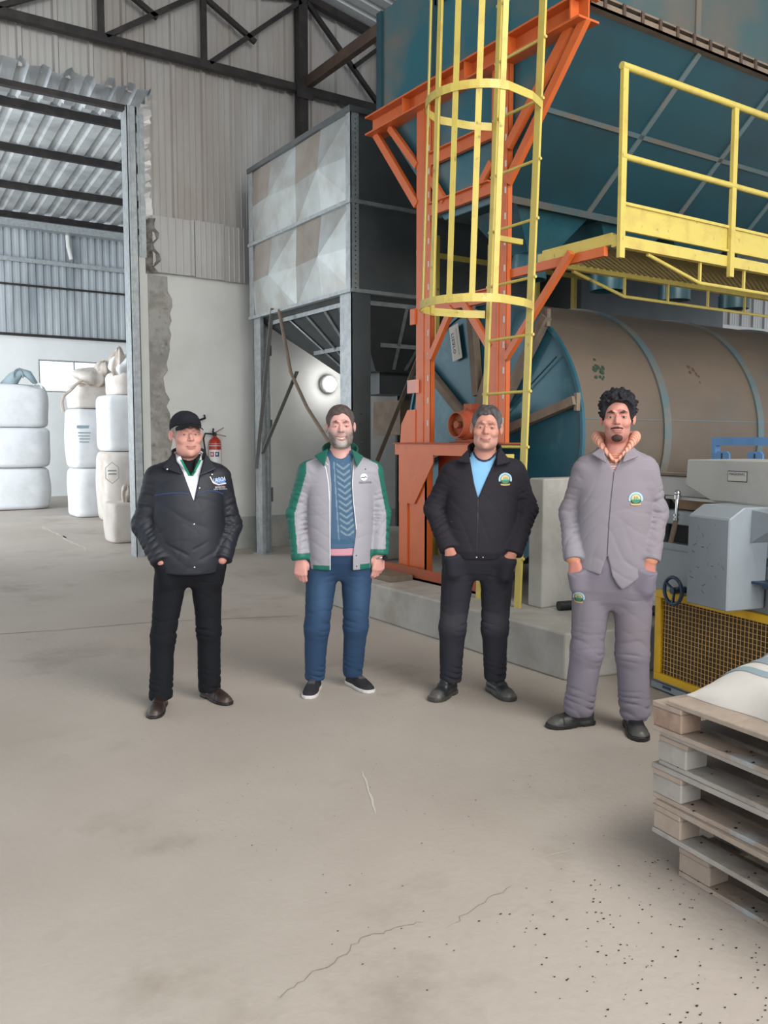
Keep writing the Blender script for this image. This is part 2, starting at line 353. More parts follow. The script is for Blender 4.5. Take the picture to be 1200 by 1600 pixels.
MB().box(5.86, 6.12, TY - .07, TY - .058, 6.38, 6.66).build('gusset_plate', M['dark_steel'], t)
tag(MB().box(5.91, 6.05, TY - .05, TY + .09, 3.5, 7.86).build('steel_column', M['dark_steel']), 'black steel column rising behind the silver bin to the roof ridge', 'column')
tag(MB().beam((6.05, TY - .06, 6.62), (6.05, 5.0, 6.62), .09, .15).build('tie_beam', M['brown_steel']), 'brown rusty steel tie beam running from the truss over the teal hopper', 'beam')

# ------------------------------------------------------------------ silver galvanised bin
BX0, BX1, BY0, BY1, BZ0, BZ1 = 5.0, 7.6, 8.17, 10.75, 3.2, 5.13
t = empty('storage_bin', (6.3, 9.46, 0), 'silver galvanised square storage bin with cross-creased panels on tall legs', 'bin')
MB().box(BX0 + .04, BX1 - .04, BY0 + .04, BY1 - .04, BZ0 + .02, BZ1 - .02).build('bin_body', M['bin_dark'], t)
def creased(x0, y0, x1, y1, z0, z1, out, name, mods, m1, m2):
    """tier of panels, each folded like an envelope, from (x0,y0) to (x1,y1)"""
    mb = MB()
    for k in range(mods):
        a = k / mods; b = (k + 1) / mods
        P = lambda u, z, d: (x0 + (x1 - x0) * u + out[0] * d, y0 + (y1 - y0) * u + out[1] * d, z)
        m_ = (a + b) / 2; zm = (z0 + z1) / 2; h = .012
        q = [P(a, z0, 0), P(b, z0, 0), P(b, z1, 0), P(a, z1, 0), P(m_, zm, .07), P(m_, z0, h), P(b, zm, h), P(m_, z1, h), P(a, zm, h)]
        mb.cur = 0; mb.add(q, [(0, 5, 4), (1, 6, 4), (2, 7, 4), (8, 0, 4)])
        mb.cur = 1; mb.add(q, [(3, 8, 4), (7, 3, 4)]); mb.cur = 0; mb.add(q, [(5, 1, 4), (6, 2, 4)])
    return mb.build(name, [m1, m2], t)
zm = 4.16
for z0, z1 in ((BZ0, zm - .015), (zm + .015, BZ1)):
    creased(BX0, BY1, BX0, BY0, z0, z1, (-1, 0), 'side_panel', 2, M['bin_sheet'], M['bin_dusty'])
    creased(BX0, BY0, BX1, BY0, z0, z1, (0, -1), 'side_panel', 2, M['bin_dark'], M['bin_dark'])  # face away from the light: shade put into a darker sheet
for z in (BZ0, zm, BZ1):
    h = .02 if z != BZ1 else .03
    MB().box(BX0 - .05, BX0 + .02, BY0 - .05, BY1 + .02, z - h, z + h).box(BX0 + .02, BX1, BY0 - .05, BY0 + .02, z - h, z + h).build('flange', M['galvanised'] if z != BZ1 else M['bin_dark'], t)
mb = MB().box(BX0 - .025, BX0 + .08, BY0 - .025, BY0 - .015, BZ0, BZ1).box(BX0 - .025, BX0 - .015, BY0 - .025, BY0 + .08, BZ0, BZ1)
mb.build('corner_angle', M['galvanised'], t)
mb = MB()
for i in range(38):
    z = BZ0 + .03 + i * .05; mb.cyl((BX0 + .03, BY0 - .035, z), (BX0 + .03, BY0 - .02, z), .008, n=6)
mb.build('bolt_row', M['chrome'], t)
MB().box(BX0 - .03, BX0 - .015, BY1 - .1, BY1 + .02, BZ0, BZ1).build('corner_angle', M['galvanised'], t)
# cone
c0 = [(BX0 + .04, BY0 + .04, BZ0), (BX1 - .04, BY0 + .04, BZ0), (BX1 - .04, BY1 - .04, BZ0), (BX0 + .04, BY1 - .04, BZ0)]
OX, OY, OZ, OH = 6.3, 9.46, 2.42, .42
c1 = [(OX - OH, OY - OH, OZ), (OX + OH, OY - OH, OZ), (OX + OH, OY + OH, OZ), (OX - OH, OY + OH, OZ)]
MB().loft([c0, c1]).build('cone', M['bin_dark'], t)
mb = MB()
def conept(face, u, k, off=.02):
    a, b = (3, 0) if face == 0 else (0, 1)
    p = V(*c0[a]) * (1 - u) + V(*c0[b]) * u; q = V(*c1[a]) * (1 - u) + V(*c1[b]) * u
    r = p * (1 - k) + q * k; n = V(-.75, 0, -.66) if face == 0 else V(0, -.75, -.66); return r + n * off
for face in (0, 1):
    mb.beam(conept(face, .06, .1), conept(face, .94, .1), .012, .05)
    for u in (.3, .5, .7, .85): mb.beam(conept(face, u, .1), conept(face, u, .95), .04, .012)
    mb.beam(conept(face, .12, .62), conept(face, .88, .62), .012, .05)
mb.build('cone_rib', M['galvanised'], t)
MB().box(OX - .25, OX + .25, OY - .25, OY + .25, 2.15, OZ).build('outlet_spout', M['bin_dark'], t)
# legs
def leg(x, y, sx, sy, m1, m2, w=.24):
    mb = MB(); mb.cur = 0; mb.box(*sorted((x, x + sx * .012)), *sorted((y, y + sy * w)), 0, BZ0)
    mb.box(*sorted((x, x + sx * .05)), *sorted((y + sy * w, y + sy * (w + .01))), 0, BZ0)
    mb.cur = 1; mb.box(*sorted((x, x + sx * w)), *sorted((y, y + sy * .012)), 0, BZ0)
    mb.box(*sorted((x + sx * w, x + sx * (w + .01))), *sorted((y, y + sy * .05)), 0, BZ0); mb.cur = 0
    mb.box(*sorted((x - sx * .03, x + sx * (w + .03))), *sorted((y - sy * .03, y + sy * (w + .03))), 0, .015)
    return mb.build('leg', [m1, m2], t)
leg(BX0 - .01, BY0 - .01, 1, 1, M['galvanised'], M['bin_dark'])  # one leg face galvanised, the other darkened as painted shade
leg(BX0 - .01, BY1 - .05, 1, -1, M['galvanised'], M['galvanised'], .2); leg(BX1, BY0, -1, 1, M['bin_dark'], M['bin_dark']); leg(BX1, BY1, -1, -1, M['bin_dark'], M['bin_dark'])
mb = MB()
for i in range(16): mb.cyl((BX0 + .1, BY0 - .03, 1.85 - i * .11), (BX0 + .1, BY0 - .018, 1.85 - i * .11), .011, n=6)
mb.build('bolt_row', M['chrome'], t)
# braces
XB = BX0 - .03
for a, b in (((10.08, 3.25), (10.62, 1.17)), ((9.42, 2.4), (10.42, 1.38)),):
    MB().beam((XB, a[0], a[1]), (XB, b[0], b[1]), .012, .05, up=(1, 0, 0)).build('brace', mat('brace_grey', '#6e6e6b', .5, .3), t)
MB().tube([(XB - .02, 9.85, 3.2), (XB - .02, 9.55, 2.4), (XB - .01, 9.15, 1.95), (XB, 8.6, 1.5)], .022, 6).build('brace', M['dusty_bar'], t)
MB().beam((5.9, BY0 - .04, 2.55), (5.3, BY0 - .04, 1.3), .05, .012, up=(0, 1, 0)).build('brace', M['dusty_bar'], t)
MB().beam((6.5, BY0 - .04, 3.1), (5.9, BY0 - .04, 2.55), .05, .012, up=(0, 1, 0)).build('brace', M['brown_steel'], t)
# elevator casing behind the left leg
tag(MB().box(5.16, 5.28, 10.80, 10.96, 0, 3.15).box(5.14, 5.3, 10.78, 10.98, 2.72, 2.86).box(5.14, 5.3, 10.78, 10.98, 1.7, 1.84).box(5.14, 5.3, 10.78, 10.98, .7, .9).build('elevator_pipe', mat('grey_green', '#5d6b6a', .5, .4, c2='#6d7877', sc=4), bevel=.005),
    'grey-green square metal duct standing right behind the bin leg at the wall', 'duct')
# lamp on the wall
t = empty('wall_lamp', (6.47, 11.2, 2.4), 'round glowing wall lamp behind the bearded man, under the silver bin', 'lamp')
MB().rev([(.001, 11.29), (.13, 11.29), (.13, 11.22), (.11, 11.2)], (6.47, 0, 2.4), 24, 'y').build('lamp_housing', M['label_white'], t)
m = bpy.data.materials.new('lamp_glow'); m.use_nodes = True; b = m.node_tree.nodes['Principled BSDF']
b.inputs['Emission Color'].default_value = (1, 1, .98, 1); b.inputs['Emission Strength'].default_value = 14
MB().rev([(.105, 11.21), (.09, 11.17), (.05, 11.15), (.001, 11.145)], (6.47, 0, 2.4), 24, 'y').build('lens', m, t)
d = bpy.data.lights.new('wall_lamp_light', 'POINT'); d.energy = 6; d.shadow_soft_size = .12; o = bpy.data.objects.new('wall_lamp_light', d); COL.objects.link(o); o.location = (6.47, 11.0, 2.4)

# ------------------------------------------------------------------ fire extinguisher
t = empty('fire_extinguisher', (4.615, 11.19, .9), 'red fire extinguisher with white label on the wall behind the capped man', 'extinguisher')
ex, ey = 4.615, 11.19
MB().rev([(.001, .92), (.075, .92), (.085, .94), (.085, 1.5), (.078, 1.55), (.05, 1.585), (.025, 1.6), (.02, 1.62), (.001, 1.62)], (ex, ey, 0), 28).build('cylinder', M['red_paint'], t, smooth=True)
mb = MB(); n = 16
for (z0, z1, mi) in ((1.15, 1.425, 0), (1.475, 1.485, 2), (1.505, 1.51, 2)):
    mb.cur = mi; vv = []
    for j in range(n + 1):
        a = -PI / 2 - .5 + (j / n - .5) * 2.6; vv += [(ex + .0865 * math.cos(a), ey + .0865 * math.sin(a), z0), (ex + .0865 * math.cos(a), ey + .0865 * math.sin(a), z1)]
    mb.add(vv, [(2 * j, 2 * j + 2, 2 * j + 3, 2 * j + 1) for j in range(n)])
def expatch(a0, a1, z0, z1, mi, r=.0875):
    mb.cur = mi; vv = []
    for j in range(5):
        a = -PI / 2 - .5 + a0 + (a1 - a0) * j / 4; vv += [(ex + r * math.cos(a), ey + r * math.sin(a), z0), (ex + r * math.cos(a), ey + r * math.sin(a), z1)]
    mb.add(vv, [(2 * j, 2 * j + 2, 2 * j + 3, 2 * j + 1) for j in range(4)])
expatch(-.75, -.1, 1.33, 1.395, 3); expatch(-.62, -.45, 1.345, 1.38, 0, .088); expatch(-.38, -.25, 1.345, 1.38, 0, .088)
expatch(.1, .75, 1.33, 1.395, 4); expatch(.25, .5, 1.35, 1.38, 0, .088)
mb.build('label_sheet', [M['label_white'], M['red_paint'], M['sticker_white'], M['label_red'], M['label_blue']], t)
MB().cyl((ex, ey, 1.6), (ex, ey, 1.66), .022, n=12).box(ex - .03, ex + .005, ey - .02, ey + .02, 1.62, 1.67).build('valve', M['black'], t)
MB().beam((ex, ey, 1.66), (ex + .12, ey - .03, 1.73), .022, .01).beam((ex, ey, 1.645), (ex + .15, ey - .03, 1.61), .022, .01).build('handle', mat('handle_brown', '#5c3a33', .5), t)
MB().tube([(ex, ey, 1.64), (ex - .08, ey - .02, 1.645), (ex - .15, ey - .02, 1.65), (ex - .17, ey, 1.58), (ex - .13, ey, 1.3), (ex - .1, ey, 1.05)], .012, 8).build('hose', M['black_rubber'], t, smooth=True)
MB().beam((ex - .03, ey, 1.66), (ex - .02, ey, 1.72), .02, .02).build('pressure_gauge', M['dark_steel'], t)
tag(MB().tube([(4.5, 11.28, 1.9), (4.48, 11.2, 1.86), (4.36, 11.2, 1.82)], .014, 8).build('wall_hook', M['black']), 'black bent hook on the plaster wall above the fire extinguisher', 'hook')
# ================================================================== PLINTH AND ORANGE TOWER
PZ = .31
mb = MB(); mb.prism([(3.95, 3.84, 0), (3.98, 7.4, 0), (4.3, 7.9, 0), (14, 7.9, 0), (14, 3.6, 0), (4.9, 3.62, 0)], (0, 0, PZ))
tag(mb.build('trim_12', M['plinth_concrete'], bevel=.015, seg=2), 'low concrete plinth under the orange tower and the drum', kind='structure')
t = empty('support_tower', (4.6, 5.8, PZ), 'orange steel support tower with corner braces carrying the teal hopper', 'tower')
XO = 4.6; OR = M['orange_paint']
def post(y0, y1, z0=1.53, z1=4.46):
    mb = MB(); mb.box(XO - .01, XO, y0, y1, z0, z1); ym = y0 + (y1 - y0) * .42
    mb.box(XO - .005, XO + .045, y1 - .01, y1, z0, z1).box(XO - .005, XO + .045, y0, y0 + .01, z0, z1).box(XO - .018, XO - .01, ym, ym + .012, z0, z1)
    o = mb.build('post', OR, t)
    mb = MB(); rr = random.Random(int(y0 * 10))
    for i in range(14):
        z = z0 + .15 + i * .2; mb.box(XO - .014, XO - .0095, ym - .07, ym - .055, z, z + .05)
    mb.build('slot', M['sticker_white'], o)
post(6.17, 6.38); post(5.17, 5.36)
# top beam as an I section carried on the posts
mb = MB(); mb.box(XO - .09, XO + .11, 4.36, 7.12, 4.46, 4.475).box(XO - .09, XO + .11, 4.36, 7.12, 4.615, 4.63).box(XO - .0, XO + .012, 4.36, 7.12, 4.475, 4.615)
mb.build('top_beam', OR, t)
for y in (4.45, 5.1, 5.62, 6.0, 6.5):
    MB().add([(XO - .08, y, 4.475), (XO, y, 4.475), (XO, y, 4.615), (XO - .08, y, 4.615), (XO - .08, y + .012, 4.475), (XO, y + .012, 4.475), (XO, y + .012, 4.615), (XO - .08, y + .012, 4.615)], [(0, 1, 2, 3), (4, 5, 6, 7), (0, 1, 5, 4), (3, 2, 6, 7), (0, 3, 7, 4)]).build('stiffener', OR, t)
for z in (4.0, 3.57, 2.72):
    MB().box(XO - .01, XO + .03, 5.36, 6.17, z - .05, z + .05).box(XO - .05, XO + .03, 5.36, 6.17, z + .04, z + .05).build('cross_beam', OR, t)
for (a, b, w_) in (((7.06, 4.47), (6.38, 3.66), .07), ((6.82, 4.46), (6.38, 4.0), .06), ((6.17, 3.83), (5.98, 3.6), .06), ((4.38, 4.48), (5.17, 3.56), .07), ((4.52, 4.48), (5.17, 3.83), .07), ((5.36, 3.76), (5.51, 3.61), .06),
                   ((5.86, 2.69), (6.17, 2.28), .06), ((5.69, 2.69), (5.36, 2.3), .06), ((4.48, 2.9), (5.17, 2.2), .05)):
    MB().beam((XO + .0, a[0], a[1]), (XO + .0, b[0], b[1]), w_, .045, up=(1, 0, 0)).build('brace', OR, t)
MB().box(XO - .03, XO - .0, 6.38, 6.45, 2.6, 2.74).build('lug_plate', OR, t)
MB().box(XO - .045, XO - .012, 6.33, 6.47, 1.98, 2.1).build('lug_plate', M['pink_plate'], t)['label'] = 'small pale pink plate on the orange post'
# base frame: table on plate legs
TZ = 1.53
MB().box(4.43, 4.95, 5.3, 6.52, TZ - .015, TZ).build('table_top', M['orange_dusty'], t)
MB().box(4.44, 4.455, 5.3, 6.5, TZ - .11, TZ - .015).build('table_apron', OR, t)
def base_leg(y0, y1):
    MB().box(4.46, 4.475, y0, y1, PZ, TZ - .02).box(4.46, 4.62, y1 - .015, y1, PZ, TZ - .02).box(4.46, 4.54, y0, y0 + .012, PZ, TZ - .02).build('base_leg', OR, t)
base_leg(6.05, 6.44); MB().box(4.445, 4.46, 6.31, 6.44, PZ, TZ - .1).build('base_leg_flange', OR, t); base_leg(5.3, 5.5)
MB().prism([(4.452, 6.44, TZ - .1), (4.452, 5.92, TZ - .1), (4.452, 5.92, TZ - .18), (4.452, 6.2, TZ - .55), (4.452, 6.44, TZ - .55)], (-.01, 0, 0)).build('gusset_plate', OR, t)
MB().box(4.60, 4.62, 5.3, 6.05, 1.12, TZ - .02).build('back_plate', mat('orange_deep', '#9c3a18', .6), t)
MB().prism([(XO - .02, 6.38, TZ), (XO - .02, 6.62, TZ), (XO - .02, 6.6, TZ + .17), (XO - .02, 6.5, TZ + .3), (XO - .02, 6.38, TZ + .3)], (.03, 0, 0)).build('gusset_plate', OR, t)
MB().box(4.38, 4.5, 5.1, 6.62, PZ, PZ + .02).box(4.38, 4.392, 5.1, 6.62, PZ, PZ + .11).build('base_channel', M['orange_dusty'], t)
# motor on the table
t = empty('electric_motor', (4.7, 5.65, TZ), 'dusty orange electric motor on the orange table beside the drum', 'motor')
mz = TZ + .15
MB().rev([(.001, 0), (.09, 0), (.12, .02), (.13, .05), (.13, .30), (.12, .33), (.001, .34)], (4.55, 5.68, mz), 24, 'x').build('motor_body', M['orange_dusty'], t, smooth=True)
mb = MB()
for k in range(16):
    a = 2 * PI * k / 16; mb.beam((4.62, 5.68 + .132 * math.cos(a), mz + .132 * math.sin(a)), (4.85, 5.68 + .132 * math.cos(a), mz + .132 * math.sin(a)), .008, .02, up=(0, math.cos(a), math.sin(a)))
mb.build('cooling_fin', M['orange_dusty'], t)
MB().rev([(.1, 0), (.11, 0), (.11, .06), (.1, .06)], (4.5, 5.68, mz), 24, 'x').cyl((4.5, 5.68, mz), (4.56, 5.68, mz), .03).build('fan_cover', M['orange_dusty'], t)
MB().box(4.62, 4.8, 5.4, 5.56, TZ, TZ + .26).build('gearbox', M['orange_dusty'], t, bevel=.02, seg=2)
MB().box(4.6, 4.85, 5.52, 5.82, TZ, TZ + .03).box(4.62, 4.72, 5.63, 5.73, mz + .12, mz + .18).build('motor_foot', M['orange_dusty'], t, bevel=.005)

# ------------------------------------------------------------------ ladder with safety cage
YL = M['yellow_paint']
t = empty('caged_ladder', (4.28, 4.85, PZ), 'yellow steel ladder with hooped safety cage beside the orange tower', 'ladder')
yr = lambda z: 4.645 - .042 * (z - PZ)
for off in (0, .46):
    MB().hexa([(4.27, yr(PZ) + off - .025, PZ), (4.288, yr(PZ) + off - .025, PZ), (4.288, yr(PZ) + off + (.035 if not off else .018), PZ), (4.27, yr(PZ) + off + (.035 if not off else .018), PZ)] + [(4.27, yr(6.4) + off - .025, 6.4), (4.288, yr(6.4) + off - .025, 6.4), (4.288, yr(6.4) + off + (.035 if not off else .018), 6.4), (4.27, yr(6.4) + off + (.035 if not off else .018), 6.4)]).build('rail', YL, t)
for k in range(13):
    z = 1.06 + .4 * k + (.02 if k else 0) - .38
    MB().tube([(4.28, yr(z) - .04, z), (4.28, yr(z) + .49, z)], .011, 8).build('rung', YL, t)
CXC, RC = 3.93, .37
def hoop(z, dz=0):
    pts = [(4.27, yr(z) - .03), (4.12, yr(z) - .10)]
    cy = yr(z) + .23
    for k in range(17):
        a = -PI / 2 - .15 - (PI - .3) * k / 16; pts.append((CXC + RC * 1.0 * math.cos(a), cy + RC * math.sin(a)))
    pts += [(4.12, yr(z) + .56), (4.27, yr(z) + .49)]
    mb = MB(); vv = []
    for (x, y) in pts: vv += [(x, y, z - .028), (x, y, z + .028)]
    mb.add(vv, [(2 * i, 2 * i + 2, 2 * i + 3, 2 * i + 1) for i in range(len(pts) - 1)])
    return mb.build('cage_hoop', YL, t, solid=.006), cy
for z in (2.50, 3.86, 5.22): hoop(z)
for k in range(7):
    a = -PI / 2 - .25 - (PI - .5) * k / 6
    def P(z, g=1.0): return V(CXC + (RC - .006) * g * math.cos(a), yr(z) + .23 + (RC - .006) * g * math.sin(a), z)
    zb = 2.48
    q = P(zb); r = P(6.3); d = nrm(np.cross(V(math.cos(a), math.sin(a), 0), V(0, 0, 1)))
    MB().hexa([q - d * .02, q + d * .02, q + d * .02 + V(math.cos(a), math.sin(a), 0) * -.006, q - d * .02 - V(math.cos(a), math.sin(a), 0) * .006, r - d * .02, r + d * .02, r + d * .02 - V(math.cos(a), math.sin(a), 0) * .006, r - d * .02 - V(math.cos(a), math.sin(a), 0) * .006]).build('cage_strap', YL, t)
for z in (3.05, 1.4): MB().box(4.3, 4.6, yr(z) + .46, yr(z) + .49, z, z + .04).build('ladder_bracket', YL, t)

# ------------------------------------------------------------------ rotary drum
t = empty('rotary_drum', (9, 5.9, PZ), 'huge dusty horizontal drum with teal end disc and steel bands', 'drum')
DY, DZ, R = 5.9, 1.59, 1.18
MB().rev([(R, 5.0), (R, 13.5)], (0, DY, DZ), 96, 'x').build('drum_shell', M['drum_dust'], t, smooth=True)
MB().rev([(.001, 5.02), (R - .02, 5.02), (R - .02, 5.0), (R + .008, 5.0), (R + .008, 5.03), (R, 5.03)], (0, DY, DZ), 96, 'x').build('end_disc', M['teal_disc'], t)
MB().rev([(.001, 13.5), (R, 13.5), (R, 13.4)], (0, DY, DZ), 48, 'x').build('end_disc', M['teal_disc'], t)
for x in (6.02, 7.36, 8.7, 10.04, 11.4):
    MB().rev([(R, x - .045), (R + .018, x - .045), (R + .018, x + .045), (R, x + .045)], (0, DY, DZ), 96, 'x').build('band', M['drum_band'], t)
for (a, b) in (((4.76, 1.86), (5.62, 1.62)), ((6.80, 2.30), (6.15, 1.78)), ((6.05, 2.72), (5.95, 1.95)), ((5.1, 2.55), (5.62, 1.85)), ((6.9, 1.3), (6.3, 1.5))):
    MB().beam((4.965, a[0], a[1]), (4.965, b[0], b[1]), .07, .075, up=(1, 0, 0)).box(4.96, 5.0, a[0] - .015, a[0] + .015, a[1] - .08, a[1] + .06).build('disc_stiffener', M['dusty_bar'], t)
MB().rev([(.001, 4.82), (.16, 4.82), (.18, 4.86), (.18, 5.0)], (0, DY - .02, DZ + .0), 32, 'x').build('hub', M['dusty_bar'], t)
mb = MB()
for ang in (math.radians(a) for a in (108, 145)):
    mb.tube([(4.99, DY + .2 * math.cos(ang), DZ + .2 * math.sin(ang)), (4.99, DY + 1.1 * math.cos(ang), DZ + 1.1 * math.sin(ang))], .006, 6)
mb.build('seam', M['teal_deep'], t)
MB().prism([(4.93, 5.66, TZ + .02), (4.93, 6.02, TZ + .02), (4.93, 5.98, TZ + .3), (4.93, 5.78, TZ + .72), (4.93, 5.72, TZ + .75)], (.02, 0, 0)).build('drive_guard', M['dusty_bar'], t)
# longitudinal seam ledges on the shell
for a in (4.8, ):
    zz = 1.72; yy = DY - math.sqrt(R * R - (zz - DZ) ** 2)
    MB().box(5.02, 13.4, yy - .004, yy + .01, zz - .004, zz + .004).build('shell_seam', M['drum_band'], t)
rr = random.Random(4)
def splat(x0, z0, n, s, m):
    mb = MB()
    for i in range(n):
        x = x0 + rr.gauss(0, s); z = z0 + rr.gauss(0, s * 1.3); y = DY - math.sqrt(max(0, (R + .002) ** 2 - (z - DZ) ** 2)); r = rr.uniform(.012, .03) * (s / .04)
        ny = (y - DY) / R; nz = (z - DZ) / R; tt = V(0, -nz, ny)
        pts = [V(x, y, z) + V(1, 0, 0) * r * math.cos(q) * rr.uniform(.6, 1) + tt * r * math.sin(q) * rr.uniform(.6, 1) + V(0, ny, nz) * .001 * (i % 5) for q in np.linspace(0, 2 * PI, 8)[:-1]]
        mb.add(pts, [tuple(range(7))])
    return mb.build('paint_splash', m, t)
splat(5.29, 2.13, 16, .04, mat('dark_green', '#1f3a2a', .6)); splat(6.55, 2.17, 7, .035, mat('rust_brown', '#54362a', .7))
# maker's sticker on the disc, lettering running downwards
st = [(6.4, 2.6), (6.27, 2.63), (6.2, 2.31), (6.34, 2.28)]
mb = MB(); mb.add([(4.985, *p) for p in st], [(0, 1, 2, 3)])
sk = mb.build('maker_sticker', M['sticker_white'], t, solid=.004)
sk['label'] = 'white sticker with dark lettering'
def text_mesh(txt, size):
    cu = bpy.data.curves.new('lettering', 'FONT'); cu.body = txt; cu.size = size; cu.align_x = 'CENTER'; cu.align_y = 'CENTER'; cu.resolution_u = 3
    o = bpy.data.objects.new('lettering', cu); COL.objects.link(o)
    dg = bpy.context.evaluated_depsgraph_get(); me = o.evaluated_get(dg).to_mesh()
    v_ = np.array([tuple(p.co) for p in me.vertices]); f_ = [tuple(p.vertices) for p in me.polygons]
    o.evaluated_get(dg).to_mesh_clear(); bpy.data.objects.remove(o, do_unlink=True); bpy.data.curves.remove(cu)
    return v_, f_
def letters(name, txt, size, fn, m, parent, local=False, bold=0):
    v_, f_ = text_mesh(txt, size)
    if len(v_) == 0: return None
    return mesh_obj(name, np.array([fn(p) for p in v_]), f_, m, parent, local=local)
dn = nrm(V(0, -.07, -.32)); ac = nrm(V(0, -.32, .07)) * 1.0
def stk(u0, s_=0):
    c_ = V(4.981, 6.312, 2.452) + ac * s_
    return lambda p: c_ + dn * p[0] + (-ac) * p[1] * -1 * -1
letters('lettering', 'risaro', .085, stk(0, -.022), M['label_dark'], sk)
letters('lettering', 'IND. E COM. DE MAQUINAS', .02, stk(0, .045), M['label_dark'], sk)

# ------------------------------------------------------------------ support walls and hose under the drum
tag(MB().box(4.4, 13, 4.52, 4.67, PZ, 1.27).build('support_wall', M['plinth_concrete'], bevel=.012, seg=2), 'grey concrete support wall on the plinth in front of the drum', 'wall')
tag(MB().tube([(4.45, 4.4, PZ + .035), (4.7, 4.33, PZ + .035), (4.85, 4.1, PZ + .035), (4.9, 3.9, PZ + .035), (4.85, 3.75, PZ + .02), (4.86, 3.6, PZ - .1), (4.9, 3.55, .03)], .035, 12).build('hose', M['black_rubber'], smooth=True), 'thick black hose lying on the plinth behind the man in grey workwear', 'hose')
for (x0, x1, y0, y1, h) in ((4.75, 5.3, 7.25, 7.75, .3), ):
    tag(MB().box(x0, x1, y0, y1, PZ, PZ + h).build('concrete_block', M['plinth_concrete'], bevel=.02), 'rough concrete block on the plinth between bearded man and orange tower', 'block')
tag(MB().box(4.12, 4.36, 6.1, 7.3, PZ, PZ + .05).build('timber_plank', M['dusty_bar'], bevel=.004), 'dusty plank lying on the plinth at the foot of the orange tower', 'plank')
# metal stand behind the tower (left of the drum disc)
t = empty('machine_stand', (7.0, 8.3, PZ), 'grey-green steel stand behind the orange tower, beside the drum', 'stand')
gg = M['grey_green']
MB().box(6.55, 6.65, 7.95, 8.05, 0, 2.25).build('post', gg, t); MB().box(7.5, 7.6, 8.0, 8.1, 0, 2.25).build('post', gg, t)
MB().beam((6.6, 8.0, 1.2), (7.6, 8.0, 1.2), .05, .1).build('cross_beam', gg, t)
MB().beam((6.6, 8.0, 2.2), (7.6, 8.0, 2.2), .05, .1).build('cross_beam', gg, t)
MB().beam((6.22, 8.5, 2.0), (6.6, 8.1, 1.2), .05, .03).build('brace', M['dark_steel'], t)
MB().box(5.95, 6.75, 8.6, 9.2, 1.62, 2.04).build('gate_box', M['dusty_bar'], t)

# ------------------------------------------------------------------ teal hopper
t = empty('feed_hopper', (8, 5.75, 3.45), 'big teal steel hopper with sloping underside above the drum', 'hopper')
HX0, HX1 = 4.66, 13.0; HT = 5.55; ZT = 4.64
ZH = 5.6
MB().add([(HX0, 7.06, ZT), (HX0, 4.47, ZT), (HX0, 4.47, ZH), (HX0, 7.06, ZH)], [(0, 1, 2, 3)]).build('end_panel', M['teal_panel'], t, solid=.01)
MB().add([(HX0, 7.06, ZT), (HX1, 7.06, ZT), (HX1, 7.06, ZH), (HX0, 7.06, ZH)], [(0, 1, 2, 3)]).build('rear_panel', M['teal_panel'], t, solid=.01)
MB().add([(HX0, 4.45, ZH), (HX1, 4.45, ZH), (HX1, 7.06, ZH), (HX0, 7.06, ZH)], [(0, 1, 2, 3)]).build('top_panel', M['teal_panel'], t, solid=.01)
mb = MB()
mb.box(HX0 - .03, HX0, 7.02, 7.1, ZT, ZH).box(HX0 - .03, HX0, 6.15, 6.21, ZT, ZH).box(HX0 - .03, HX0, 5.26, 5.33, ZT, ZH)
mb.beam((HX0 - .015, 6.18, 5.32), (HX0 - .015, 4.5, 5.32), .03, .05).beam((HX0 - .015, 7.06, ZT + .02), (HX0 - .015, 4.5, ZT + .02), .03, .05)
mb.build('end_stiffener', M['teal_deep'], t)
MB().add([(HX0, 4.45, ZT), (HX1, 4.45, ZT), (HX1, 4.45, ZH), (HX0, 4.45, ZH)], [(0, 1, 2, 3)]).build('front_panel', M['teal_dull'], t, solid=.01)
for x in (5.9, 7.4, 8.9): MB().box(x - .03, x + .03, 4.43, 4.45, ZT, ZH).build('front_stiffener', M['drum_band'], t)
# joint strip with bolts between box and slope
MB().box(HX0, HX1, 4.39, 4.46, ZT - .05, ZT - .035).box(HX0, HX1, 4.39, 4.40, ZT - .05, ZT + .0).box(HX0, HX1, 4.39, 4.46, ZT + .03, ZT + .045).build('joint_strip', M['dusty_bar'], t)
for i in range(40): MB().box(HX0 + .12 + i * .2, HX0 + .15 + i * .2, 4.38, 4.4, ZT - .04, ZT + .04).build('bolt_lug', M['brown_steel'], t)
# sloping underside
yb0, yb1, zb = 5.24, 6.05, 3.47
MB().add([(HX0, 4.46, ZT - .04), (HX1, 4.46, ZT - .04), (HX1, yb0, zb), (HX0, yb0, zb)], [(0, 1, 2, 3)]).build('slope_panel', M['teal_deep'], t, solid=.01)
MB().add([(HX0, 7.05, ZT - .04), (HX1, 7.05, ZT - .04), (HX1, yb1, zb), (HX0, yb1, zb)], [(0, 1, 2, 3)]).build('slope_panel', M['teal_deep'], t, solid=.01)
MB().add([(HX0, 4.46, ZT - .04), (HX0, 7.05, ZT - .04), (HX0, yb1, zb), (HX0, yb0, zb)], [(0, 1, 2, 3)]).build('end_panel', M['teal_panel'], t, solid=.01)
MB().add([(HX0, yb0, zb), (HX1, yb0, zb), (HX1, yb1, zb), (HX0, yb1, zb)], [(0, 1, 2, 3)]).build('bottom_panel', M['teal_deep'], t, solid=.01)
sl = nrm(V(0, yb0 - 4.46, zb - ZT + .04)); no = nrm(np.cross(sl, V(1, 0, 0)));  no = no if no[1] < 0 else -no
def slp(x, k, off=.012): return V(x, 4.46, ZT - .04) + V(0, yb0 - 4.46, zb - ZT + .04) * k + no * off
mb = MB()
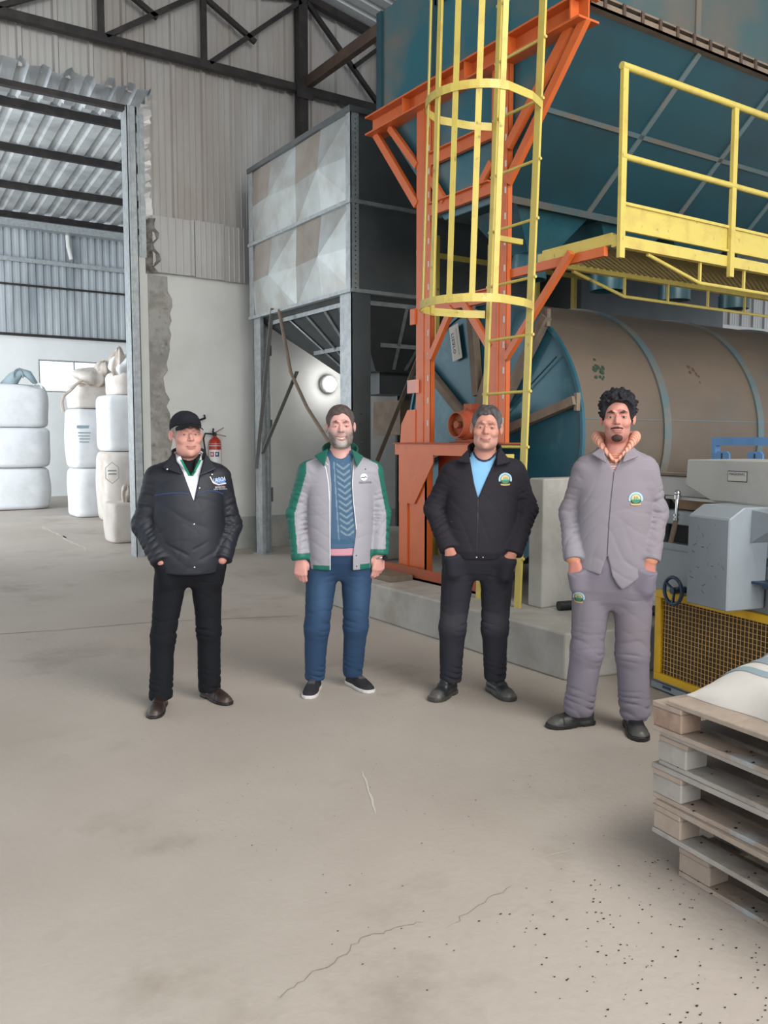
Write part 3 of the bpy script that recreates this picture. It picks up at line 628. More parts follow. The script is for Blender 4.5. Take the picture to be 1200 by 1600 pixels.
for x0_, x1_ in ((5.95, 5.55), (7.0, 6.6), (8.05, 7.65), (9.1, 8.7), (10.15, 9.75)):
    mb.beam(slp(x0_, 0), slp(x1_, 1), .05, .012, up=no)
mb.beam(slp(HX0, .5), slp(HX1, .5), .012, .035, up=sl)
mb.beam(slp(HX0, 1.0), slp(HX1, 1.0), .03, .05, up=sl)
mb.build('slope_stiffener', M['drum_band'], t)
for k, x in enumerate((5.23, 6.22, 7.2, 8.18, 9.2)):
    y = 5.6
    s_ = MB().loft([[(x - .42, y - .3, zb), (x + .42, y - .3, zb), (x + .42, y + .3, zb), (x - .42, y + .3, zb)], [(x - .14, y - .14, 3.14), (x + .14, y - .14, 3.14), (x + .14, y + .14, 3.14), (x - .14, y + .14, 3.14)]]).build('chute', M['teal_paint'], t)
    MB().rev([(.14, 3.2), (.145, 3.12), (.145, 3.08), (.155, 3.08), (.155, 2.94), (.14, 2.94), (.14, 3.1)], (x, y, 0), 28).build('chute_collar', M['teal_paint'], s_, smooth=True)
# dark ducts and bin behind the hopper
t = empty('grey_bin', (9.8, 8.9, 0), 'dark grey galvanised bin standing behind the drum and hopper', 'bin')
MB().box(8.3, 11.3, 7.9, 10.0, 2.9, 5.2).build('bin_body', M['bin_dark'], t, bevel=.01)
MB().loft([[(8.3, 7.9, 2.9), (11.3, 7.9, 2.9), (11.3, 10, 2.9), (8.3, 10, 2.9)], [(9.5, 8.7, 1.6), (10.1, 8.7, 1.6), (10.1, 9.2, 1.6), (9.5, 9.2, 1.6)]]).build('cone', M['bin_dark'], t)
for x in (8.3, 11.2):
    for y in (7.9, 9.9): MB().box(x, x + .1, y, y + .1, 0, 2.9).build('leg', M['bin_dark'], t)
MB().box(8.25, 11.35, 7.85, 7.9, 2.88, 2.96).box(8.25, 11.35, 7.85, 7.9, 4.0, 4.06).build('flange', M['galvanised'], t)

# ------------------------------------------------------------------ catwalk
t = empty('catwalk', (6.5, 4.5, 2.9), 'yellow steel catwalk with handrail and mesh deck under the teal hopper', 'catwalk')
X0, X1, Y0, Y1, Z = 4.65, 11.0, 4.1, 4.88, 2.93
MB().box(X0, X1, Y0 - .0, Y0 + .05, Z - .05, Z + .03).build('edge_beam', YL, t)
MB().box(X0, X1, Y1 - .05, Y1, Z - .05, Z + .03).build('edge_beam', YL, t)
MB().box(X0, X0 + .04, Y0 + .05, Y1 - .05, Z - .03, Z + .05).build('edge_beam', YL, t)
MB().box(X0 - .02, X0 + .02, Y0 + .1, 5.2, Z - .1, Z - .035).build('end_bracket', OR, t)['label'] = 'orange bracket'
for k in range(7):
    x = X0 + .02 + k * 1.24; MB().box(x - .025, x + .025, Y0 - .03, Y0 + .0, Z - .13, 4.06).build('rail_post', YL, t)
MB().tube([(X0 - .01, Y0 - .015, 4.07), (X1, Y0 - .015, 4.07)], .025, 12).build('handrail', YL, t, smooth=True)
MB().tube([(X0, Y0 - .015, 3.48), (X1, Y0 - .015, 3.48)], .022, 12).build('knee_rail', YL, t, smooth=True)
MB().box(X0 + .05, X1, Y0 + .005, Y0 + .012, 3.0, 3.17).box(X0 + .05, X1, Y0 - .01, Y0 + .012, 3.165, 3.185).box(X0 + .05, X1, Y0 - .012, Y0 + .012, 2.99, 3.005).build('toe_board', YL, t)
mb = MB(); rr = random.Random(2)
n = 0; x = X0 - .8
while x < 10.4:
    for sgn in (1, -1):
        a = (x, Y0 + .05) if sgn > 0 else (x, Y1 - .05); b = (x + .8 * 1.9 * .68 / .78, Y1 - .05) if sgn > 0 else (x + 1.9 * .68 * .8 / .78, Y0 + .05)
        ta = max(0, (X0 + .04 - a[0]) / (b[0] - a[0])); 
        if ta < 1:
            p = (a[0] + (b[0] - a[0]) * ta, a[1] + (b[1] - a[1]) * ta)
            mb.beam((p[0], p[1], Z - .01), (b[0], b[1], Z - .01 + .002 * sgn), .006, .012)
    x += .075
mb.build('mesh_deck', mat('deck_mesh', '#7c6c40', .6, .2), t)
for y in (Y0 + .03, Y1 - .03):
    mb = MB(); z0 = Z - .16
    pts = [(X0 + .35, y, Z - .06), (X0 + .95, y, z0 - .04), (X1, y, z0 - .04)]
    mb.tube(pts, .013, 8)
    for k in range(9): mb.beam((X0 + .95 + k * .55, y, Z - .05), (X0 + .95 + k * .55, y, z0 - .04), .018, .018)
    mb.build('under_truss', YL, t)
# rear guard rail near the drum top
t = empty('rear_guard_rail', (5.4, 7.3, 2.6), 'old yellow guard rail behind the drum top, under the catwalk', 'railing')
for x in (5.55, 6.3, 7.0, 7.6): MB().beam((x, 7.35, PZ), (x, 7.35, 3.7), .05, .05).build('rail_post', YL, t)
MB().beam((5.3, 7.35, 2.92), (8.5, 7.35, 2.92), .04, .05).build('rail', YL, t)
MB().beam((5.3, 7.35, 3.5), (8.5, 7.35, 3.5), .04, .05).build('rail', YL, t)
# ================================================================== SEED MACHINE (right)
mc = V(4.30, 3.45, 0); md = V(0.2006, .9797, 0); mn = V(.9797, -.2006, 0)
def mf(p): return mc - md * p[0] + mn * p[1] + V(0, 0, p[2])       # (s towards us, w inwards, z)
t = empty('seed_cleaner', tuple(mf((1.0, .6, 0))), 'grey seed cleaning machine with yellow mesh guard and steel hood', 'machine')
def mp(mb, name, m, parent=None, **k): return mb.xf(mf).build(name, m, parent or t, **k)
mp(MB().box(0, 2.4, .02, 1.3, 0, .88), 'base_cabinet', M['cabinet_grey'], bevel=.01)
mp(MB().box(.02, 2.4, -.004, .02, .012, .05), 'base_skirt', M['machine_grey'])
mp(MB().box(.13, .2, -.01, .02, .03, .045), 'latch', M['navy_paint'])
# guard
g = mp(MB().box(.05, 2.3, -.015, .018, .07, .115).box(.05, 2.3, -.015, .018, .585, .63).box(.05, .10, -.015, .018, .115, .585).box(2.25, 2.3, -.015, .018, .115, .585), 'mesh_guard', M['yellow_guard'], bevel=.003)
g['label'] = 'yellow framed wire mesh guard'
mb = MB()
for i in range(1, 76): mb.box(.10 + i * .0287, .1022 + i * .0287, -.003, 0, .115, .585)
for i in range(1, 17): mb.box(.10, 2.25, -.0025, .0005, .113 + i * .0285, .1153 + i * .0285)
mp(mb, 'wire_mesh', mat('guard_wire', '#c9a35c', .5), g)
mp(MB().box(.10, 2.25, .012, .0195, .115, .585), 'guard_backing', M['brown_gap'], g)
# body above the cabinet: rails and openings
mp(MB().box(.0, 2.4, .12, 1.25, .88, 1.26), 'opening_shade', M['dark_gap'])  # near-black solid; the shade of the openings is its colour
mp(MB().box(-.15, 2.4, .04, .12, 1.21, 1.33), 'top_rail', M['machine_light'], bevel=.006)
mp(MB().box(-.16, 2.4, .02, .13, 1.335, 1.35), 'top_rail', M['dusty_bar'])
mp(MB().box(-.15, .6, .03, .12, 1.04, 1.125), 'middle_rail', M['cabinet_grey'], bevel=.006)
mp(MB().box(-.13, 2.4, .05, .11, .86, .92), 'lower_rail', M['cabinet_grey'])
mp(MB().box(-.13, -.02, .05, .3, .88, 1.3), 'end_post', M['cabinet_grey'])
mp(MB().prism([(.02, .10, 1.2), (.45, .10, 1.2), (.45, .10, 1.13), (.1, .10, 1.13)], (0, .012, 0)), 'wood_slide', mat('slide_wood', '#8e6d4c', .6))
mp(MB().box(.1, 2.4, .0, .12, 1.195, 1.21), 'shelf_strip', M['machine_light'])
# hood
h = mp(MB().prism([(.28, 0, 1.435), (1.6, 0, 1.44), (1.6, 0, 1.24), (.92, 0, 1.22), (.78, 0, 1.172), (.66, 0, 1.172), (.51, 0, 1.194), (.27, 0, 1.285)], (0, .5, 0)), 'hood', M['machine_light'], bevel=.004)
mp(MB().box(.605, .735, -.004, 0, 1.325, 1.375), 'nameplate', M['zinc_plate'], h)
mp(MB().box(.600, .740, -.002, 0, 1.32, 1.38), 'nameplate_frame', M['label_dark'], h)
letters('lettering', 'MAQUINAS', .022, lambda p: mf((.67 + p[0], -.0055, 1.362 + p[1])), M['label_dark'], h)
# box chute in front
b_ = MB(); b_.add([(.58, -.25, .66), (.88, -.25, .66), (.88, -.25, 1.14), (.58, -.25, 1.14), (.60, -.17, 1.20), (.90, -.17, 1.20), (.58, 0, .66), (.88, 0, .66), (.60, 0, 1.20), (.90, 0, 1.20), ],
      [(0, 1, 2, 3), (3, 2, 5, 4), (4, 5, 9, 8), (1, 7, 9, 5, 2), (0, 3, 4, 8, 6), (0, 6, 7, 1)])
b_ = mp(b_, 'drive_cover', M['machine_grey'], bevel=.006)
mp(MB().prism([(.86, -.12, 1.19), (1.08, -.12, 1.17), (1.08, -.12, 1.13), (.87, -.12, 1.0)], (0, .12, 0)), 'side_wing', M['machine_grey'])
mp(MB().prism([(.86, -.03, .79), (1.3, .2, .86), (1.3, .2, .84), (.86, -.03, .76)], (0, .03, 0)).box(.87, 1.3, -.09, .1, .80, .812), 'side_shelf', M['navy_paint'])
mp(MB().box(.88, 1.8, .0, .1, .93, 1.08), 'side_box', M['machine_grey'])
mp(MB().box(.9, 1.8, .0, .1, 1.08, 1.15), 'side_box', M['dark_gap'])  # dark block, shade of a gap put into its colour
mp(MB().box(.95, .985, -.02, .02, .58, .8), 'blue_bracket', M['blue_paint'])
# scratches on the drive cover
rr = random.Random(8); mb = MB()
for i in range(22):
    s0 = rr.uniform(.6, .85); z0 = rr.uniform(.7, 1.1); a = rr.uniform(-1.4, 1.4); l = rr.uniform(.006, .03)
    mb.add([(s0, -.2508, z0), (s0 + l * math.cos(a), -.2508, z0 + l * math.sin(a)), (s0 + l * math.cos(a), -.2508, z0 + l * math.sin(a) + .004), (s0, -.2508, z0 + .003)], [(0, 1, 2, 3)])
mp(mb, 'scratch', M['label_dark'], b_)
# handwheel
hw = mp(MB().tube([(.27 + .075 * math.cos(a), -.07, .66 + .08 * math.sin(a)) for a in np.linspace(0, 2 * PI, 25)[:-1]], .011, 8, closed=True), 'handwheel', M['navy_paint'], smooth=True)
mb = MB()
for k in range(3):
    a = 2 * PI * k / 3 + .5; mb.beam((.27, -.06, .66), (.27 + .072 * math.cos(a), -.07, .66 + .077 * math.sin(a)), .014, .01)
mb.cyl((.27, -.08, .66), (.27, .02, .66), .02, n=14)
mp(mb, 'wheel_spokes', M['navy_paint'], hw)
mp(MB().cyl((.56, -.12, .76), (.62, -.12, .76), .012, n=10).box(.57, .58, -.14, -.1, .73, .77), 'clamp_bolt', M['chrome'])
lv = mp(MB().tube([(.24, -.03, 1.225), (.245, -.04, 1.09)], .01, 10).sphere((.24, -.03, 1.235), .02, 8).cyl((.24, -.03, 1.2), (.24, -.03, 1.225), .022).cyl((.245, -.04, 1.10), (.245, -.04, 1.115), .018).cyl((.245, -.04, 1.075), (.245, -.04, 1.09), .018), 'adjusting_rod', M['chrome'], smooth=True)
mp(MB().tube([(.245, -.04, 1.08), (.215, -.05, .94)], .015, 10), 'rod_grip', M['dusty_bar'], lv)
# blue frame behind the hood
t2 = empty('blue_frame', tuple(mf((.5, .5, 1.2))), 'blue steel frame with slotted plates behind the grey hood', 'frame')
for nm, q in (('top_bar', MB().box(-.11, 1.8, .54, .58, 1.515, 1.565)), ('end_post', MB().box(-.11, -.075, .54, .58, .9, 1.515))):
    q.xf(mf).build(nm, M['blue_paint'], t2)
for s0 in (.0, .27, .54):
    q = MB(); q.prism([(s0 - .055, .52, 1.3), (s0 + .065, .52, 1.3), (s0 + .065, .52, 1.46), (s0 + .045, .52, 1.478), (s0 - .035, .52, 1.478), (s0 - .055, .52, 1.46)], (0, .012, 0))
    pl_ = q.xf(mf).build('slotted_plate', M['blue_paint'], t2)
    MB().box(s0, s0 + .008, .516, .52, 1.42, 1.465).xf(mf).build('slot', M['black'], pl_)

# ================================================================== PALLETS AND SACK
pd = V(.1238, .9923, 0); pn = V(.9923, -.1238, 0); pc = V(2.458, 1.88, 0)
PALS = []
def pallet(z, ds, dw, rot, label, seed, doff=0):
    rr = random.Random(seed); H = .126
    t = empty('wooden_pallet', tuple(pc - pd * .6 + pn * .5 + V(0, 0, z)), label, 'pallet', 'stacked wooden pallets')
    c_, s_ = math.cos(rot), math.sin(rot)
    def pf(p):
        a, b = p[0], p[1]; a, b = a * c_ - b * s_ + ds, a * s_ + b * c_ + dw
        return pc - pd * a + pn * b + V(0, 0, z + p[2])
    def pb(mb, name, m, bev=.003): return mb.xf(pf).build(name, m, t, bevel=bev)
    for b0 in (0, .46, .92):                                   # bottom boards, running towards us
        pb(MB().box(0, 1.2, b0, b0 + .1, 0, .018), 'bottom_board', M['wood' if seed % 2 else 'wood_grey'])
    for b0 in (0, .46, .92):
        for a0, wd in ((0, .135), (.53, .14), (1.06, .14)):
            pb(MB().box(a0 + rr.uniform(-.004, .004), a0 + wd, b0 + rr.uniform(-.006, .004), b0 + .1, .018, .088), 'block', M[rr.choice(['wood', 'wood_grey', 'wood_dark'])], .005)
    for a0 in (0, .53, 1.06):
        pb(MB().box(a0, a0 + .135, -.002, 1.02, .088, .107), 'stringer_board', M['wood'])
    b = 0
    for k in range(6):
        wd = rr.uniform(.11, .14); o0 = rr.uniform(-.01, .012) + doff
        if b + wd > 1.03: break
        pb(MB().box(o0, 1.2 + o0, b, b + wd, .107, .126), 'deck_board', M[rr.choice(['wood', 'wood_grey'])]); b += wd + .045
    return t
H = .126
pallet(0, .03, .03, .01, 'bottom wooden pallet of the stack, resting on the floor', 1)
pallet(H, -.075, .0, -.01, 'second wooden pallet from the floor in the stack', 2)
pallet(2 * H, -.085, .01, .012, 'middle wooden pallet of the five in the stack', 3)
pallet(3 * H, -.07, .02, -.008, 'wooden pallet directly under the top one', 4)
pallet(4 * H, -.085, .0, .01, 'topmost wooden pallet of the stack, under the white sack', 5, .075)
# white sack with printed waves on top
def blob(name, fn, nu, nv, m, parent=None, smooth=True, mod=None, **kw):
    vv = [fn(i / nu, j / (nv - 1)) for j in range(nv) for i in range(nu)]
    f = [(j * nu + i, j * nu + (i + 1) % nu, (j + 1) * nu + (i + 1) % nu, (j + 1) * nu + i) for j in range(nv - 1) for i in range(nu)]
    f += [tuple(range(nu))[::-1], tuple((nv - 1) * nu + i for i in range(nu))]
    o = mesh_obj(name, vv, f, m, parent, smooth=True)
    if isinstance(m, (list, tuple)):
        for p in o.data.polygons:
            p.material_index = kw['mi'](p.index)
    return o
ZT_ = 5 * H
scn = pc - pd * .56 + pn * .52 + V(0, 0, ZT_)
def sackz(u, v):
    e = max(0, 1 - abs(u) ** 2.6) ** .55 * max(0, 1 - abs(v) ** 2.6) ** .55
    return .24 * e * (1 + .32 * math.exp(-((u + .1) ** 2 + (v - .1) ** 2) / .25) + .06 * math.sin(6 * u + 3 * v) + .04 * math.sin(11 * v - 4 * u)) + .012 * math.sin(9 * u + 13 * v) * e
def sackp(u, v, top=True, off=0.0):
    pin = 1 - .05 * (1 - u * u) * abs(v) ** 4 - .05 * (1 - v * v) * abs(u) ** 4 + .012 * math.sin(14 * u) * abs(v) ** 6 + .012 * math.sin(11 * v) * abs(u) ** 6
    return scn - pd * (.58 * u * pin) + pn * (.42 * v * pin) + V(0, 0, (sackz(u, v) + .006 + off) if top else .001)
sp = empty('seed_sack', tuple(scn), 'white seed sack with grey-blue wave print lying on the pallets', 'sack')
N_ = 56; vv = []; ff = []
for side in (1, 0):
    b0 = len(vv); vv += [sackp(-1 + 2 * i / N_, -1 + 2 * j / N_, side) for j in range(N_ + 1) for i in range(N_ + 1)]
    ff += [(b0 + j * (N_ + 1) + i, b0 + j * (N_ + 1) + i + 1, b0 + (j + 1) * (N_ + 1) + i + 1, b0 + (j + 1) * (N_ + 1) + i) for j in range(N_) for i in range(N_)]
K_ = (N_ + 1) ** 2
for i in range(N_): ff += [(i, i + 1, K_ + i + 1, K_ + i), (N_ * (N_ + 1) + i, N_ * (N_ + 1) + i + 1, K_ + N_ * (N_ + 1) + i + 1, K_ + N_ * (N_ + 1) + i), (i * (N_ + 1), (i + 1) * (N_ + 1), K_ + (i + 1) * (N_ + 1), K_ + i * (N_ + 1)), (i * (N_ + 1) + N_, (i + 1) * (N_ + 1) + N_, K_ + (i + 1) * (N_ + 1) + N_, K_ + i * (N_ + 1) + N_)]
MB().add(vv, ff).build('sack_body', M['cream_white'], sp, smooth=True)
def band(v0, wd, amp):
    n = 50; vv = []
    for i in range(n + 1):
        u = -.95 + 1.7 * i / n; vc = v0 + amp * math.sin(i * .38)
        vv += [sackp(u, vc - wd, True, .003), sackp(u, vc, True, .003), sackp(u, vc + wd, True, .003)]
    MB().add(vv, [(3 * i + k, 3 * i + 3 + k, 3 * i + 4 + k, 3 * i + 1 + k) for i in range(n) for k in (0, 1)]).build('printed_wave', M['sack_blue_print'], sp, smooth='all')
band(-.80, .022, .03); band(-.66, .045, .04); band(-.48, .03, .05)

# ================================================================== BIG BAGS IN THE STORE
def bigbag(name_m, x0, x1, y0, y1, z0, z1, label, group, seed, top=True, slump=0.0, loops=False, tilt=0):
    rr = random.Random(seed); ph = [rr.uniform(0, 6) for _ in range(6)]
    cx, cy, hx, hy = (x0 + x1) / 2, (y0 + y1) / 2, (x1 - x0) / 2, (y1 - y0) / 2
    def fn(u, v):
        a = 2 * PI * u; se = lambda q: math.copysign(abs(q) ** .42, q)
        edge = min(v, 1 - v) * 2
        rad = (1 - (1 - min(1, edge * 3.2)) ** 3 * .28) if 0 < v < 1 else .02
        if v < .02 or v > .98: rad = .02 if v in (0, 1) else rad
        bul = 1 + .05 * math.sin(PI * v) + .012 * math.sin(3 * a + ph[0] + 3 * v) + .008 * math.sin(7 * a + ph[1]) + .012 * math.sin(9 * v + 2 * a + ph[2])
        z = z0 + (z1 - z0) * min(1, max(0, (v - .04) / .92))
        if v > .9 and (slump or loops): z += slump * (1 - rad) + .03 * math.sin(5 * a + ph[3])
        z = min(z, z1 - .004) if not (slump or loops) else z
        x = hx * se(math.cos(a)) * rad * bul; y = hy * se(math.sin(a)) * rad * bul
        return (cx + x + tilt * (v - .5), cy + y, max(z0 + .004, z))
    rt = empty('bulk_bag', (cx, cy, z0), label, 'bag', group)
    blob('bag_body', fn, 64, 40, M[name_m], rt)
    if loops:
        for (sx, sy) in ((-1, -1), (1, -1), (1, 1), (-1, 1)):
            px, py = cx + sx * hx * .86, cy + sy * hy * .86
            MB().tube([(px, py, z1 - .1), (px - sx * .05, py - sy * .05, z1 + .05), (px - sx * .1, py - sy * .1, z1 + .1), (px - sx * .2, py - sy * .05, z1 + .02)], .018, 6).build('lifting_loop', M[name_m], rt)
    return rt, fn
bigbag('white_sack', 3.05, 4.44, 20.4, 21.9, 0, .95, 'lowest white bulk bag of the left stack in the store', 'white bulk bags, left stack', 1)
bigbag('white_sack', 3.02, 4.46, 20.35, 21.9, .95, 1.85, 'middle white bulk bag of the left stack in the store', 'white bulk bags, left stack', 2)
rt, fn = bigbag('white_sack', 3.0, 4.44, 20.4, 21.85, 1.85, 2.78, 'topmost white bulk bag of the left stack, with its spout flopping open', 'white bulk bags, left stack', 3, slump=.05, loops=True)
MB().add([(3.0, 20.42, 2.65), (3.35, 20.42, 2.7), (3.12, 20.5, 3.12), (3.0, 20.6, 3.14)], [(0, 1, 2, 3)]).build('corner_flap', M['white_sack'], rt, solid=.01)
mb = MB(); mb.tube([(3.6, 20.7, 2.75), (3.75, 20.7, 2.95), (3.9, 20.65, 3.1), (4.05, 20.6, 3.05), (4.2, 20.6, 2.85)], [.16, .14, .10, .09, .05], 12)
mb.build('spout', M['sack_blue_print'], rt, smooth='all')
MB().tube([(3.83 + .1 * math.cos(a), 20.55, 3.02 + .13 * math.sin(a)) for a in np.linspace(-.5, PI + .5, 12)], .018, 6).build('lifting_loop', M['sack_print'], rt)
rt, fn = bigbag('white_sack', 4.30, 5.1, 17.6, 18.5, 0, 1.0, 'lowest white bulk bag of the slim stack nearer the far window', 'white bulk bags, slim stack', 4)
rt, fn = bigbag('white_sack', 4.28, 5.1, 17.6, 18.5, 1.0, 2.2, 'tall middle white bulk bag with faded grey print, slim stack', 'white bulk bags, slim stack', 5)
MB().box(4.33, 4.6, 17.575, 17.58, 1.80, 1.86).box(4.35, 4.6, 17.575, 17.58, 1.70, 1.725).box(4.35, 4.58, 17.575, 17.58, 1.64, 1.66).box(4.37, 4.58, 17.575, 17.58, 1.58, 1.6).box(4.37, 4.56, 17.575, 17.58, 1.52, 1.54).build('faded_print', M['sack_blue_print'], rt)
rt, fn = bigbag('cream_sack', 4.34, 5.12, 17.6, 18.5, 2.2, 2.66, 'half empty cream bulk bag with drooping strap on top of the slim stack', 'white bulk bags, slim stack', 6, slump=.12)
def crumple(cx, cy, cz, sx, sy, sz, seed, m, parent, name='crumpled_cloth'):
    rr = random.Random(seed); ph = [rr.uniform(0, 6) for _ in range(9)]
    def fn(u, v):
        a = 2 * PI * u; th = PI * v; r = math.sin(th) if 0 < v < 1 else .01
        k = 1 + .16 * math.sin(3 * a + ph[0] + 5 * v) + .1 * math.sin(7 * a + ph[1] - 4 * v) + .06 * math.sin(13 * a + ph[2]) + .1 * math.sin(11 * v + ph[3] + 2 * a)
        return (cx + sx * math.cos(a) * r * k, cy + sy * math.sin(a) * r * k, cz - sz * math.cos(th) * k)
    return blob(name, fn, 48, 28, m, parent)
crumple(4.75, 17.8, 2.82, .42, .35, .18, 2, M['cream_sack'], rt); crumple(4.95, 17.7, 2.95, .2, .2, .2, 5, M['beige_cloth'], rt)
MB().tube([(4.5, 17.5, 2.8), (4.3, 17.45, 2.65), (4.2, 17.4, 2.55), (4.05, 17.4, 2.42), (4.02, 17.4, 2.3), (4.04, 17.4, 2.12)], .03, 6).build('strap', M['beige_cloth'], rt)
rt, fn = bigbag('cream_sack', 4.52, 5.5, 16.2, 17.1, 0, 1.35, 'lowest bulk bag with hexagonal print mark, stack beside the steel jamb', 'bulk bags beside the jamb', 7)
mb = MB(); hp = [(4.6 + .14 * math.cos(a), 16.155, .95 + .2 * math.sin(a)) for a in np.linspace(PI / 6, 2 * PI + PI / 6, 7)[:-1]]
mb.tube(hp, .006, 4, closed=True).box(4.52, 4.68, 16.15, 16.155, .98, 1.0).box(4.53, 4.68, 16.15, 16.155, .92, .94)
mb.build('hexagon_print', M['sack_print'], rt)
rt, fn = bigbag('white_sack', 4.55, 5.5, 16.2, 17.1, 1.35, 2.42, 'tall middle bulk bag in the stack beside the steel jamb', 'bulk bags beside the jamb', 8)
rt, fn = bigbag('cream_sack', 4.75, 5.5, 16.25, 17.1, 2.42, 2.82, 'slumped topmost bulk bag with crumpled neck beside the steel jamb', 'bulk bags beside the jamb', 9, slump=.1)
crumple(5.05, 16.5, 2.98, .34, .3, .18, 8, M['white_sack'], rt); crumple(4.86, 16.45, 3.0, .14, .16, .26, 11, M['beige_cloth'], rt)
rt, fn = bigbag('cream_sack', 3.64, 4.22, 12.85, 13.4, 0, .62, 'small tied cream sack on the floor just inside the opening', 'x', 12)
del rt['group']
crumple(3.92, 12.98, .72, .09, .09, .13, 13, M['beige_cloth'], rt, 'tied_neck')

# ================================================================== FLOOR MARKS AND DEBRIS
rr = random.Random(21); mb = MB()
def seedbit(x, y, r, z=0):
    a0 = rr.uniform(0, PI); mb.add([(x + r * math.cos(a0 + a) * (1.5 if i % 2 else .8), y + r * math.sin(a0 + a) * .8, z + .002) for i, a in enumerate(np.linspace(0, 2 * PI, 7)[:-1])] + [(x, y, z + r * .8)], [(i, (i + 1) % 6, 6) for i in range(6)])
for i in range(240):
    k = rr.random() ** 1.4
    p = pc + V(.15, -.1, 0) - pd * rr.uniform(-.2, .75) - pn * (k * .9 + .03); seedbit(p[0], p[1], rr.uniform(.0018, .0045))
for i in range(260): seedbit(rr.uniform(1.2, 3.9), rr.uniform(1.4, 4.5), rr.uniform(.0015, .0035))
tag(mb.build('scattered_seeds', M['black']), 'dark seeds and grit scattered over the floor around the pallets', 'debris', kind='stuff')
mb = MB()
for i in range(45):
    p = pc - pd * rr.uniform(.02, .6) + pn * rr.uniform(.01, .09); seedbit(p[0], p[1], rr.uniform(.003, .007), rr.choice([H * k + .0185 for k in range(5)]))
tag(mb.build('spilled_seeds', M['black'], recentre=True), 'dark seeds caught between the boards of the pallet stack', 'debris', kind='stuff')
# ================================================================== PEOPLE: distance-field modelling, polygonised with surface nets
def polygonize(f, xs, ys, zs):
    B = 4
    def pad(a):
        a = list(a)
        while (len(a) - 1) % B: a.append(a[-1] + (a[-1] - a[-2]))
        return np.array(a)
    xs, ys, zs = pad(xs), pad(ys), pad(zs); nx, ny, nz = len(xs), len(ys), len(zs)
    cx, cy, cz = xs[::B], ys[::B], zs[::B]
    G = np.stack(np.meshgrid(cx, cy, cz, indexing='ij'), -1).reshape(-1, 3)
    C_ = f(G).reshape(len(cx), len(cy), len(cz))
    bx, by, bz = len(cx) - 1, len(cy) - 1, len(cz) - 1
    mn = np.full((bx, by, bz), 1e9); neg = np.zeros((bx, by, bz), bool); posi = np.zeros((bx, by, bz), bool)
    for i in (0, 1):
        for j in (0, 1):
            for k in (0, 1):
                c = C_[i:i + bx, j:j + by, k:k + bz]; mn = np.minimum(mn, np.abs(c)); neg |= c < 0; posi |= c >= 0
    dg = np.sqrt(np.diff(cx)[:, None, None] ** 2 + np.diff(cy)[None, :, None] ** 2 + np.diff(cz)[None, None, :] ** 2)
    act = (mn < dg * .8) | (neg & posi)
    F_ = np.repeat(np.repeat(np.repeat(C_, B, 0), B, 1), B, 2)[:nx, :ny, :nz].copy()
    m = np.zeros((nx, ny, nz), bool)
    a3 = np.repeat(np.repeat(np.repeat(act, B, 0), B, 1), B, 2)
    for i in (0, 1):
        for j in (0, 1):
            for k in (0, 1): m[i:i + bx * B, j:j + by * B, k:k + bz * B] |= a3
    I, J, K = np.nonzero(m)
    P = np.stack([xs[I], ys[J], zs[K]], -1); out = np.empty(len(P))
    for s in range(0, len(P), 400000): out[s:s + 400000] = f(P[s:s + 400000])
    F_[I, J, K] = out
    S = F_ < 0
    cnt = np.zeros((nx - 1, ny - 1, nz - 1), np.int8)
    for i in (0, 1):
        for j in (0, 1):
            for k in (0, 1): cnt += S[i:i + nx - 1, j:j + ny - 1, k:k + nz - 1]
    cells = np.nonzero((cnt > 0) & (cnt < 8)); ci = np.stack(cells, -1)
    idx = np.full((nx - 1, ny - 1, nz - 1), -1, np.int64); idx[cells] = np.arange(len(ci))
    acc = np.zeros((len(ci), 3)); n = np.zeros(len(ci))
    AX = (xs, ys, zs)
    crn = [(i, j, k) for i in (0, 1) for j in (0, 1) for k in (0, 1)]
    for a in crn:
        for ax in range(3):
            if a[ax]: continue
            b = list(a); b[ax] = 1
            A = ci + np.array(a); B_ = ci + np.array(b)
            fa = F_[A[:, 0], A[:, 1], A[:, 2]]; fb = F_[B_[:, 0], B_[:, 1], B_[:, 2]]
            q = (fa < 0) != (fb < 0); t = np.where(q, fa / np.where(q, fa - fb, 1), 0)
            pa = np.stack([AX[d][A[:, d]] for d in range(3)], -1); pb = np.stack([AX[d][B_[:, d]] for d in range(3)], -1)
            acc += np.where(q[:, None], pa + (pb - pa) * t[:, None], 0); n += q
    v = acc / n[:, None]
    quads = []
    for ax in range(3):
        sh = [slice(0, None)] * 3; s2 = [slice(0, None)] * 3
        s1 = [slice(1, -1)] * 3; s1[ax] = slice(0, -1); sb = [slice(1, -1)] * 3; sb[ax] = slice(1, None)
        a = S[tuple(s1)]; b = S[tuple(sb)]
        for fl in (True, False):
            e = np.stack(np.nonzero(a & ~b if fl else ~a & b), -1)
            if not len(e): continue
            o = np.ones(3, int); o[ax] = 0; e = e + o
            u, w_ = [(1, 2), (2, 0), (0, 1)][ax]
            def g(du, dw):
                q = e.copy(); q[:, u] += du; q[:, w_] += dw; return idx[q[:, 0], q[:, 1], q[:, 2]]
            Q = np.stack([g(-1, -1), g(0, -1), g(0, 0), g(-1, 0)], -1)
            quads.append(Q if fl else Q[:, ::-1])
    return v, np.concatenate(quads)
